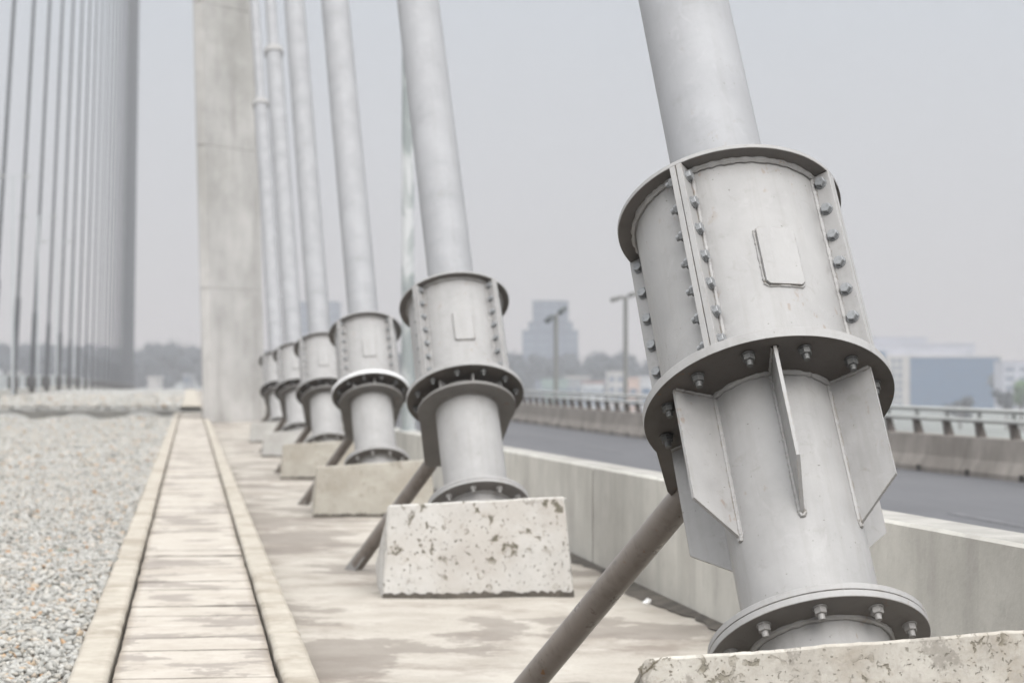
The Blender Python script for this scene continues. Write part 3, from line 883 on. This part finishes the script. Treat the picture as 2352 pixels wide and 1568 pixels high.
for k in range(6):
    y0 = 5.40 + SP * k
    for (x0_, x1_, fx) in ((1.05, 2.122, 0),):
        rows = []
        for i in range(60):
            x = x0_ + (x1_ - x0_) * i / 59; w = .012 + .014 * random.random()
            rows.append([bm.verts.new((x, y0 - w, ZP - .0085)), bm.verts.new((x, y0 - w * .4, ZP + .010 + .012 * random.random())), bm.verts.new((x, y0 + .004, ZP + .014 + .020 * random.random()))])
        for a, b2 in zip(rows[:-1], rows[1:]):
            for i in range(2): bm.faces.new((a[i], a[i + 1], b2[i + 1], b2[i]))
kind(obj('silt', bm, M['mud']), 'stuff', 'dark grit along the foot of the concrete blocks')

# ------------------------------------------------------------------ far road parapet
def curve_x(Y):
    pts = [(-20, 11.2), (10, 10.0), (20, 9.36), (25, 9.08), (29, 8.86), (35, 8.52), (42, 8.28), (50, 8.16), (59, 8.10), (90, 8.0), (330, 7.9)]
    for (a, b2), (c, d) in zip(pts[:-1], pts[1:]):
        if a <= Y <= c: return b2 + (d - b2) * (Y - a) / (c - a)
    return pts[-1][1]
par = empty('parapet', (curve_x(20), 20, .1))
tag(par, 'brown stained concrete road parapet with twin pale rails on short posts', 'parapet')
def world_child(name, bm, mat, parent, smooth=None, bevel=0):
    o = obj(name, bm, mat, parent, smooth=smooth, bevel=bevel); o.location = -parent.location; return o
def sweep(prof, Ys, xf, zf=lambda y: 0):
    bm = bmesh.new(); rows = []
    for Y in Ys: rows.append([bm.verts.new((xf(Y) + px, Y, pz + zf(Y))) for px, pz in prof])
    n = len(prof)
    for a, b2 in zip(rows[:-1], rows[1:]):
        for i in range(n): bm.faces.new((a[i], b2[i], b2[(i + 1) % n], a[(i + 1) % n]))
    bm.faces.new(rows[0]); bm.faces.new(rows[-1][::-1])
    bmesh.ops.recalc_face_normals(bm, faces=bm.faces); return bm
Yr = list(np.arange(0, 130, 1.5))
world_child('concrete_base', sweep([(0, .0), (0, .16), (.06, .30), (.10, .55), (.38, .55), (.38, 0)], Yr, curve_x), M['barrier'], par)
oct_ = [(math.cos(PI / 4 * i + PI / 8), math.sin(PI / 4 * i + PI / 8)) for i in range(8)]
world_child('upper_rail', sweep([(.22 + .035 * a, .865 + .03 * b2) for a, b2 in oct_], Yr, curve_x), M['rail'], par, smooth=50)
world_child('lower_rail', sweep([(.20 + .05 * a, .745 + .028 * b2) for a, b2 in oct_], Yr, curve_x), M['rail'], par, smooth=50)
bm = bmesh.new()
v = box(bm, -.05, .05, -.055, .055, 0, .18)
for vv in v:
    if vv.co.z > .1: vv.co.x = vv.co.x * .8 - .04; vv.co.y *= .75
me_post = bpy.data.meshes.new('post'); bm.normal_update(); bm.to_mesh(me_post); bm.free(); me_post.materials.append(M['post'])
bm = bmesh.new(); box(bm, -.015, .015, -.04, .04, 0, .07)
me_up = bpy.data.meshes.new('bracket'); bm.to_mesh(me_up); bm.free(); me_up.materials.append(M['rail'])
Y = 20.0
for i in range(92):
    o = bpy.data.objects.new('post', me_post); COL.objects.link(o); o.parent = par
    o.location = Vector((curve_x(Y) + .24, Y, .549)) - par.location
    q = bpy.data.objects.new('bracket', me_up); COL.objects.link(q); q.parent = o; q.location = (-.03, 0, .215)
    Y += 1.0
Y = 21.2
for i in range(29):
    bm = bmesh.new(); box(bm, -.004, .02, -.075, .075, 0, .075); o = obj('drain_hole', bm, M['dark'], par)
    o.location = Vector((curve_x(Y), Y, .101)) - par.location; Y += 1.55
# grime line at parapet foot
# ------------------------------------------------------------------ left parapet, cables, lamps
def lx(Y): return -9.0
parl = empty('parapet', (-9, 90, .2))
tag(parl, 'distant pale parapet and railing running under the left cable row', 'parapet')
Yl = list(np.arange(88, 384, 6.0)) 
world_child('concrete_base', sweep([(-.35, -.3), (-.35, .28), (0, .28), (0.02, -.3)], Yl, lx, deckz), M['wall'], parl)
world_child('upper_rail', sweep([(-.2 + .05 * a, .98 + .04 * b2) for a, b2 in oct_], Yl, lx, deckz), M['rail'], parl)
world_child('lower_rail', sweep([(-.2 + .05 * a, .66 + .035 * b2) for a, b2 in oct_], Yl, lx, deckz), M['rail'], parl)
for i in range(70):
    Y = 92 + i * 4.1
    bm = bmesh.new(); box(bm, -.14, .14, -.1, .1, .28, 1.0); o = obj('post', bm, M['palepole'], parl)
    o.location = Vector((-9.2, Y, deckz(Y))) - parl.location
DL = Vector((-.0045, .60, .80)).normalized()
def make_lcable(ph):
    t = empty('stay_cable', (0, 0, 0))
    bm = bmesh.new(); tube(bm, (0, 0, .3), DL * (140), .094, seg=12); obj('cable', bm, M['cable'], t, smooth=50)
    bm = bmesh.new(); tube(bm, DL * .3, DL * ph, .145, seg=16); obj('guide_pipe', bm, M['cablepipe'], t, smooth=50)
    bm = bmesh.new(); box(bm, -.29, .29, -.3, .3, .30, .92)
    o = obj('anchor_box', bm, M['box'], t, bevel=.02)
    bm = bmesh.new(); box(bm, -.2, .2, -.34, -.06, .0, .24); obj('base_opening', bm, M['dark'], t)
    return t
hts = [5.4, 5.0, 4.6, 4.25, 3.9, 3.6, 3.3, 3.1, 3.0]
GL = 'stay cables of the left cable plane'
CY = [105.2]; stp = 13.4
while CY[-1] < 364:
    if len(CY) > 9: stp = max(5.0, stp * .93)
    CY.append(CY[-1] + stp)
for i, Y in enumerate(CY):
    t = make_lcable((hts[i] if i < len(hts) else 3.0) / DL.z)
    t.location = (-8.93 - .0 * i, Y, deckz(Y) - .0)
    if i == 0: lab = 'grey stay cable at the very left edge of the photo'
    elif i < 14: lab = '%s thin grey stay cable counted from the left edge' % ordn[i]
    else: lab = 'one of the grey stay cables merging into the dense bundle ending the left row'
    tag(t, lab, 'stay cable', GL)
# lamps
def double_lamp(x, y, z0, ztop, arm, r, label, group, mat, headmat, w=.35, rise=0.0, rot=0.0, hh=.09, halfonly=False):
    t = empty('street_lamp', (x, y, z0), (0, 0, rot))
    bm = bmesh.new(); tube(bm, (0, 0, 0), (0, 0, ztop - z0), r * 1.3, r, seg=16); obj('pole', bm, mat, t, smooth=50)
    for s in (-1, 1):
        bm = bmesh.new(); tube(bm, (0, 0, ztop - z0 - .06), (s * arm, 0, ztop - z0 + s * rise), r * .55, seg=10); ar = obj('arm', bm, mat, t)
        bm = bmesh.new()
        pts = [(-w, -.10), (-w * .3, -.16), (w, -.12), (w, .12), (-w * .3, .16), (-w, .10)]
        prism(bm, pts, -hh / 2, hh / 2); bmesh.ops.recalc_face_normals(bm, faces=bm.faces)
        o = obj('lamp_head', bm, headmat, ar, bevel=.02)
        o.location = (s * (arm + w * .5), 0, ztop - z0 + s * rise * 1.3); o.rotation_euler = (0, -math.atan2(rise, arm) if rise else 0, 0 if s > 0 else PI)
        if s < 0: o.rotation_euler = (0, math.atan2(rise, arm) * 1 if rise else 0, PI)
    tag(t, label, 'street lamp', group); return t
GR = 'twin headed street lamps beyond the road parapet'
p = at(1277, 722, 90); double_lamp(p.x, p.y, -12, p.z,   .16, .085, 'street lamp in front of the hazy tower block', GR, M['lampgrey'], M['lamphead'], w=.20, rise=.13, hh=.20)
p = at(1437, 680, 75); double_lamp(p.x, p.y, -12, p.z, .20, .075, 'street lamp nearest the left side of the big anchor barrel', GR, M['lampgrey'], M['lampgrey'], w=.20, rise=.06, hh=.16)
GQ = 'pale street lamps seen between the left cables'
for i, (px, py, d, ax) in enumerate(((30, 405, 105, .45), (88, 497, 131, .75), (130, 555, 156, .75), (170, 607, 188, .8))):
    p = at(px, py, d)
    double_lamp(p.x, p.y, .1, p.z, ax, .05, '%s pale thin double armed street lamp from the left edge' % ordn[i], GQ, M['palepole'], M['rail'], w=.22)
# galvanised pole on the divider wall
Y = 28.4
t = empty('light_pole', (2.69, Y, wz(Y) - .002))
bm = bmesh.new(); tube(bm, (0, 0, 0), (-.02, 0, 9.5), .090, .050, seg=28); obj('shaft', bm, M['galv'], t, smooth=50)
bm = bmesh.new(); box(bm, -.10, .10, -.14, .14, 0, .02); obj('base_plate', bm, M['galv'], t)
bm = bmesh.new(); tube(bm, (-.02, 0, 9.4), (.9, 0, 9.9), .03, seg=10); ar = obj('arm', bm, M['galv'], t)
bm = bmesh.new(); box(bm, .85, 1.45, -.13, .13, 9.84, 9.95); obj('lamp_head', bm, M['lamphead'], ar, bevel=.03)
tag(t, 'mottled galvanised light pole on the wall behind the second anchor', 'light pole')

# oncoming car with a lit headlight on the left carriageway
t = empty('car', (-10.45, 121, .1)); tag(t, 'silver car with a warm lit headlight behind the left railing', 'car')
bm = bmesh.new()
sect = [(-2.1, .25, .55), (-2.15, .55, .70), (-1.2, .80, .78), (-.5, 1.36, .62), (1.0, 1.40, .62), (1.7, .95, .75), (2.1, .85, .72), (2.15, .3, .7)]
L_, R2 = [], []
ya = [s[0] for s in sect]
prf = [(-2.15, .25), (-2.15, .62), (-1.95, .72), (-1.1, .88), (-.45, 1.38), (1.0, 1.42), (1.75, .98), (2.1, .92), (2.15, .3)]
a = [bm.verts.new((-.82 if z < 1 else -.66, y_, z)) for y_, z in prf]; b2 = [bm.verts.new((.82 if z < 1 else .66, y_, z)) for y_, z in prf]
bm.faces.new(a); bm.faces.new(b2[::-1])
for i in range(len(prf)): bm.faces.new((a[i], b2[i], b2[(i + 1) % len(prf)], a[(i + 1) % len(prf)]))
bmesh.ops.recalc_face_normals(bm, faces=bm.faces); obj('body', bm, M['carpaint'], t, bevel=.05)
bm = bmesh.new(); w_ = [(-.66, -1.08, .93), (.66, -1.08, .93), (.56, -.50, 1.34), (-.56, -.50, 1.34)]
bm.faces.new([bm.verts.new((x, y_ - .02, z + .012)) for x, y_, z in w_]); obj('windscreen', bm, M['carglass'], t)
for s in (-1, 1):
    bm = bmesh.new(); tube(bm, (s * .62, -2.19, .58), (s * .62, -2.10, .58), .085, seg=16); obj('headlight', bm, M['headlight'], t)
    for yy_ in (-1.35, 1.35):
        bm = bmesh.new(); tube(bm, (s * .68, yy_, .31), (s * .86, yy_, .31), .31, seg=20); obj('wheel', bm, M['tyre'], t)

# ------------------------------------------------------------------ small bits
bm = bmesh.new()
pts = [(-.035, 0, .0), (-.015, .013, .006), (.015, .012, .007), (.04, 0, .003), (.015, -.012, .004), (-.015, -.013, .003)]
fc = bm.faces.new([bm.verts.new(p) for p in pts]); r_ = bmesh.ops.extrude_face_region(bm, geom=[fc])
for v in r_['geom']:
    if isinstance(v, bmesh.types.BMVert): v.co.z += .002
o = obj('fallen_leaf', bm, M['leaf']); o.location = (-.80, 14.6, ZG + .035); tag(o, 'small dark green fallen leaf lying on the gravel', 'leaf')
bm = bmesh.new(); bmesh.ops.create_icosphere(bm, subdivisions=1, radius=.018)
for v in bm.verts: v.co += Vector((random.gauss(0, .004), random.gauss(0, .004), random.gauss(0, .004)))
p = at(1487, 1384, 12.3); o = obj('paper_scrap', bm, M['paper']); o.location = (p.x, p.y, ZP + .012); tag(o, 'tiny crumpled white paper scrap on the stained floor near the wall', 'litter')

# ------------------------------------------------------------------ distant city
ZC = -12
def building(name, label, px0, px1, levels, d, dep, wallm, winm='b_win', floors=3.2, group='hazy buildings beyond the bridge', win=True, cols=0, roofm=None):
    """levels: list of (px0, px1, ytop) boxes standing on each other, lowest first"""
    cx = at((px0 + px1) / 2, 858, d); t = empty('building', (cx.x, cx.y, ZC), (0, 0, -YAW))
    s = d / FPX; mid = (px0 + px1) / 2; zb = 0; nw = 0
    for li, (a, b2, yt) in enumerate(levels):
        zt = (CAMP.z + (858 - yt) * s) - ZC
        bm = bmesh.new(); x0_, x1_ = (a - mid) * s, (b2 - mid) * s
        ins = li * .6
        box(bm, x0_, x1_, ins, dep - ins, zb, zt); w = obj('wall', bm, M[wallm], t)
        bm = bmesh.new(); box(bm, x0_ - .3, x1_ + .3, ins - .3, dep - ins + .3, zt, zt + .5); obj('roof', bm, M[roofm or wallm], w)
        if win:
            z = zb + 1.2
            while z + 1.6 < zt and nw < 90:
                n = cols or max(2, int((x1_ - x0_) / 7))
                for k in range(n):
                    if nw >= 95: break
                    u0 = x0_ + (x1_ - x0_) * (k + .18) / n; u1 = x0_ + (x1_ - x0_) * (k + .82) / n
                    bm = bmesh.new(); box(bm, u0, u1, ins - .12, ins + .05, z, z + 1.6); obj('window', bm, M[winm], t); nw += 1
                z += floors
        zb = zt
    tag(t, label, 'building', group); return t
building('b', 'stepped hazy grey tower block behind the street lamp', 1200, 1328, [(1200, 1328, 760), (1214, 1316, 741), (1224, 1306, 692)], 1100, 22, 'b_tower', cols=4, floors=3.6)
building('b', 'hazy slab high rise seen between the cable pipes', 683, 776, [(683, 776, 694)], 1300, 24, 'b_tower', cols=3, floors=4.2)
building('b', 'low greenish grey block left of the small city cluster', 1246, 1304, [(1246, 1304, 874)], 640, 12, 'b_green', cols=5)
building('b', 'grey block with flat beige roof in the city cluster', 1300, 1354, [(1300, 1354, 868)], 660, 12, 'b_grey', roofm='b_beige', cols=3)
building('b', 'white building with red roof in the city cluster', 1340, 1386, [(1340, 1386, 880)], 620, 10, 'b_white', roofm='b_red', cols=4)
building('b', 'plain beige block behind the second street lamp', 1396, 1434, [(1396, 1434, 856)], 700, 12, 'b_stone', cols=2)
building('b', 'narrow peach coloured apartment block right of the second lamp', 1441, 1468, [(1441, 1468, 871)], 640, 12, 'b_peach', cols=1)
building('b', 'white apartment block with blue bands beside the big anchor', 1469, 1530, [(1469, 1530, 868)], 650, 12, 'b_white', winm='glass', cols=2)
building('b', 'long hazy lilac office block behind the glass building', 1960, 2240, [(1960, 2240, 790), (1960, 2130, 776)], 980, 20, 'b_lilac', cols=4, floors=4)
# glass office building
d = 860; s = d / FPX; mid = 2170
cx = at(mid, 858, d); t = empty('building', (cx.x, cx.y, ZC), (0, 0, -YAW)); zt = CAMP.z + (858 - 815) * s - ZC
X = lambda px: (px - mid) * s
bm = bmesh.new(); box(bm, X(2000), X(2303), 0, 25, 0, zt); obj('wall', bm, M['b_beige'], t)
bm = bmesh.new(); box(bm, X(2000), X(2225), 2, 20, zt, zt + 1.4); obj('roof', bm, M['b_lilac'], t)
bm = bmesh.new(); box(bm, X(2090), X(2296), -.5, -.02, 0, zt - .9); obj('curtain_wall', bm, M['glass'], t)
bm = bmesh.new(); box(bm, X(2010), X(2034), -.5, -.02, 0, zt + 1.5); obj('curtain_wall', bm, M['glass'], t)
for i in range(7):
    for x0_ in (2047, 2062):
        bm = bmesh.new(); box(bm, X(x0_), X(x0_ + 10), -.3, -.01, 1.2 + 2.7 * i, 2.8 + 2.7 * i); obj('window', bm, M['b_win'], t)
tag(t, 'wide office building with blue curtain wall glass and beige frame', 'building', 'hazy buildings beyond the bridge')
building('b', 'greyish low building at the right edge of the photo', 2304, 2400, [(2304, 2400, 832)], 800, 15, 'b_lilac', cols=3)
for i, (px, yt, w, mt) in enumerate(((50, 868, 26, 'b_white'), (112, 876, 20, 'b_white'), (150, 872, 18, 'b_stone'), (340, 868, 22, 'b_stone'), (420, 862, 18, 'b_grey'), (20, 856, 14, 'b_stone'))):
    building('b', ['pale house low behind the leftmost cables', 'small pale house between the left cables', 'beige house behind the left cable row',
                   'beige house below the trees left of the pylon', 'grey house close left of the pylon', 'small beige house at far left edge'][i],
             px, px + w, [(px, px + w, yt)], 560 + 14 * i, 9, mt, cols=2)

# trees: a far wood, read as one mass, and the single trees that stand out
def crown_cluster(items, name, mat):
    V, F_, off = [], [], 0
    bm = bmesh.new(); bmesh.ops.create_icosphere(bm, subdivisions=2, radius=1); bm.verts.index_update()
    pv = np.array([v.co[:] for v in bm.verts]); pf = np.array([[v.index for v in f.verts] for f in bm.faces]); bm.free()
    quad = np.array([[-1, -1, 0], [1, -1, 0], [1, 1, 0], [-1, 1, 0]], float)
    for (x, y, z, r) in items:
        q = pv * (r * .86) * rng.uniform(.82, 1.12, (len(pv), 1)); V.append(q + (x, y, z)); F_.append(pf + off); off += len(pv)
        n = 170
        d_ = rng.normal(size=(n, 3)); d_ /= np.linalg.norm(d_, axis=1)[:, None]
        for k in range(n):
            c = d_[k] * r * rng.uniform(.85, 1.22) + (x, y, z)
            a = rng.normal(size=3); a /= np.linalg.norm(a); b3 = np.cross(a, d_[k]); b3 /= np.linalg.norm(b3) + 1e-9
            sz = r * rng.uniform(.07, .16)
            V.append(np.array([c - a * sz, c + b3 * sz, c + a * sz])); F_.append(np.array([[0, 1, 2]]) + off); off += 3
    V = np.concatenate(V); F_ = np.concatenate(F_)
    me = bpy.data.meshes.new(name)
    me.vertices.add(len(V)); me.vertices.foreach_set('co', V.astype(np.float32).ravel())
    me.loops.add(F_.size); me.loops.foreach_set('vertex_index', F_.astype(np.int32).ravel())
    me.polygons.add(len(F_)); me.polygons.foreach_set('loop_start', (np.arange(len(F_)) * 3).astype(np.int32)); me.polygons.foreach_set('loop_total', np.full(len(F_), 3, np.int32))
    me.update(calc_edges=True); me.materials.append(mat)
    return me
items = []
tops = [(-60, 788), (0, 786), (30, 792), (60, 786), (100, 786), (135, 792), (165, 790), (200, 786), (240, 790), (280, 794), (320, 800), (350, 784), (396, 783), (440, 790), (480, 794),
        (560, 800), (640, 798), (720, 800), (800, 800), (880, 802), (960, 800), (1040, 800), (1120, 804), (1172, 806), (1240, 810), (1310, 806), (1372, 806), (1432, 806), (1500, 818), (1560, 812), (1640, 815),
        (1720, 815), (1800, 818), (1880, 815), (1960, 820)]
for px, yt in tops:
    d = 880 + random.uniform(-20, 20); s = d / FPX; r = random.uniform(24, 31) * s
    p = at(px, yt, d); items.append((p.x, p.y, p.z - r, r)); items += [(p.x + random.uniform(-1, 1) * r, p.y - 1, p.z - r * random.uniform(.5, .9), r * random.uniform(.3, .5)) for _ in range(4)]
    for k in range(11):
        q = at(px + random.uniform(-42, 42), yt + random.uniform(5, 70), d - random.uniform(5, 60)); rr = random.uniform(15, 24) * s
        items.append((q.x, q.y, max(q.z - rr, ZC + rr * .6), rr))
for px in range(2290, 2480, 26):
    p = at(px, 846 + random.uniform(-4, 6), 830); items.append((p.x, p.y, p.z - 3.6, 3.6))
me = crown_cluster(items, 'far_wood', M['foliage'])
o = bpy.data.objects.new('far_wood', me); COL.objects.link(o); kind(o, 'stuff', 'hazy blue wooded skyline beyond the bridge')
def tree(label, px, yt, d, r, mat):
    p = at(px, yt, d); t = empty('tree', (p.x, p.y, ZC))
    H = p.z - ZC
    bm = bmesh.new(); tube(bm, (0, 0, 0), (0, 0, H - r), r * .12, r * .06, seg=8)
    for k in range(4):
        a = k * 1.6; tube(bm, (0, 0, H - 2.0 * r), (math.cos(a) * r * .6, math.sin(a) * r * .6, H - r), r * .05, r * .02, seg=6)
    obj('trunk', bm, M['trunk'], t)
    it = [(random.gauss(0, .4) * r, random.gauss(0, .4) * r, H - r + random.gauss(0, .35) * r, r * random.uniform(.35, .55)) for _ in range(9)]
    me = crown_cluster(it, 'crown', mat); o = bpy.data.objects.new('crown', me); COL.objects.link(o); o.parent = t
    tag(t, label, 'tree', 'single trees in front of the city')
tree('fresh green tree at the right edge beside the glass building', 2346, 868, 520, 3.6, M['foliage_bright'])
tree('darker round tree left of the fresh green tree', 2312, 892, 540, 2.8, M['foliage'])
tree('small tree in front of the blue glass facade', 2205, 900, 560, 3.4, M['foliage'])

# ------------------------------------------------------------------ air
bm = bmesh.new(); box(bm, -800, 1000, -60, 1500, -13.2, 125)
hz = obj('haze', bm, None); kind(hz, 'stuff', 'thin pale haze filling the air')
m = bpy.data.materials.new('haze_air'); m.use_nodes = True; nt = m.node_tree
nt.nodes.remove(nt.nodes['Principled BSDF'])
pv_ = nt.nodes.new('ShaderNodeVolumePrincipled'); pv_.inputs['Color'].default_value = (.455, .457, .480, 1)
pv_.inputs['Density'].default_value = .00085; pv_.inputs['Anisotropy'].default_value = 0.0
nt.links.new(pv_.outputs[0], nt.nodes['Material Output'].inputs['Volume']); hz.data.materials.append(m)

# ------------------------------------------------------------------ light
SUN_EL, SUN_AZ = R(44), R(170)        # azimuth from +Y clockwise: behind the camera, a little left
w = bpy.data.worlds.new('World'); SC.world = w; w.use_nodes = True; nt = w.node_tree; h = NB(nt)
bg = nt.nodes['Background']
sky = h.n('ShaderNodeTexSky'); sky.sky_type = 'NISHITA'; sky.sun_disc = False
sky.sun_elevation = SUN_EL; sky.sun_rotation = SUN_AZ; sky.dust_density = 6
tc = h.n('ShaderNodeTexCoord'); sx = h.n('ShaderNodeSeparateXYZ'); h.link(tc.outputs['Generated'], sx.inputs[0])
OV = [(0.0, (.70, .63, .61)), (.045, (.68, .645, .635)), (.10, (.64, .65, .675)), (.17, (.61, .65, .70)), (.33, (1.5, 1.53, 1.56)), (.62, (2.3, 2.33, 2.36)), (1.0, (2.75, 2.78, 2.82))]
rp = h.n('ShaderNodeValToRGB'); e = rp.color_ramp.elements
while len(e) < len(OV): e.new(.5)
for i, (p_, c) in enumerate(OV): e[i].position = p_; e[i].color = (c[0] / 4, c[1] / 4, c[2] / 4, 1)
h.link(sx.outputs['Z'], rp.inputs['Fac'])
sc3 = h.n('ShaderNodeVectorMath', operation='SCALE'); h.link(rp.outputs['Color'], sc3.inputs[0]); sc3.inputs['Scale'].default_value = 40.0   # x4, divided by the 0.1 background strength
cl = h.noise(tc.outputs['Generated'], 2.2, 5, .5)
scn = h.n('ShaderNodeVectorMath', operation='SCALE'); h.link(sc3.outputs[0], scn.inputs[0])
mr = h.n('ShaderNodeMapRange'); h.link(cl, mr.inputs['Value']); mr.inputs['To Min'].default_value = .95; mr.inputs['To Max'].default_value = 1.05
dt = h.n('ShaderNodeVectorMath', operation='DOT_PRODUCT'); h.link(tc.outputs['Generated'], dt.inputs[0])
dt.inputs[1].default_value = (math.sin(SUN_AZ) * math.cos(SUN_EL), math.cos(SUN_AZ) * math.cos(SUN_EL), math.sin(SUN_EL))
lobe = h.n('ShaderNodeMapRange'); h.link(dt.outputs['Value'], lobe.inputs['Value'])
lobe.inputs['From Min'].default_value = .45; lobe.inputs['To Min'].default_value = 1.0; lobe.inputs['To Max'].default_value = 1.9
ml = h.n('ShaderNodeMath', operation='MULTIPLY'); h.link(mr.outputs[0], ml.inputs[0]); h.link(lobe.outputs[0], ml.inputs[1])
# unseen low sky behind the camera, dimmed to keep light off plate undersides
ay = h.n('ShaderNodeMapRange'); h.link(sx.outputs['Y'], ay.inputs['Value']); ay.inputs['From Min'].default_value = -.05; ay.inputs['From Max'].default_value = -.5
az = h.n('ShaderNodeMapRange'); h.link(sx.outputs['Z'], az.inputs['Value']); az.inputs['From Min'].default_value = .52; az.inputs['From Max'].default_value = .22
ab = h.n('ShaderNodeMath', operation='MULTIPLY'); h.link(ay.outputs[0], ab.inputs[0]); h.link(az.outputs[0], ab.inputs[1])
ac = h.n('ShaderNodeMath', operation='MULTIPLY_ADD'); h.link(ab.outputs[0], ac.inputs[0]); ac.inputs[1].default_value = -.72; ac.inputs[2].default_value = 1.0
ad = h.n('ShaderNodeMath', operation='MULTIPLY'); h.link(ml.outputs[0], ad.inputs[0]); h.link(ac.outputs[0], ad.inputs[1])
h.link(ad.outputs[0], scn.inputs['Scale'])
mx = h.n('ShaderNodeMix'); mx.data_type = 'RGBA'; mx.inputs[0].default_value = .93
h.link(sky.outputs[0], mx.inputs[6]); h.link(scn.outputs[0], mx.inputs[7])
h.link(mx.outputs[2], bg.inputs['Color']); bg.inputs['Strength'].default_value = .1
ld = bpy.data.lights.new('sun', 'SUN'); ld.energy = 1.5; ld.angle = R(30); ld.color = (1, .96, .9)
lo = bpy.data.objects.new('sun', ld); COL.objects.link(lo)
sd = Vector((math.sin(SUN_AZ) * math.cos(SUN_EL), math.cos(SUN_AZ) * math.cos(SUN_EL), math.sin(SUN_EL)))
lo.rotation_euler = sd.to_track_quat('Z', 'Y').to_euler(); lo.location = (0, -20, 40)

vs = SC.view_settings; vs.view_transform = 'Standard'; vs.look = 'None'; vs.gamma = 1; vs.exposure = 0.14
SC.cycles.use_denoising = True
SC.cycles.max_bounces = 8; SC.cycles.diffuse_bounces = 4; SC.cycles.volume_bounces = 2
SC.render.film_transparent = False
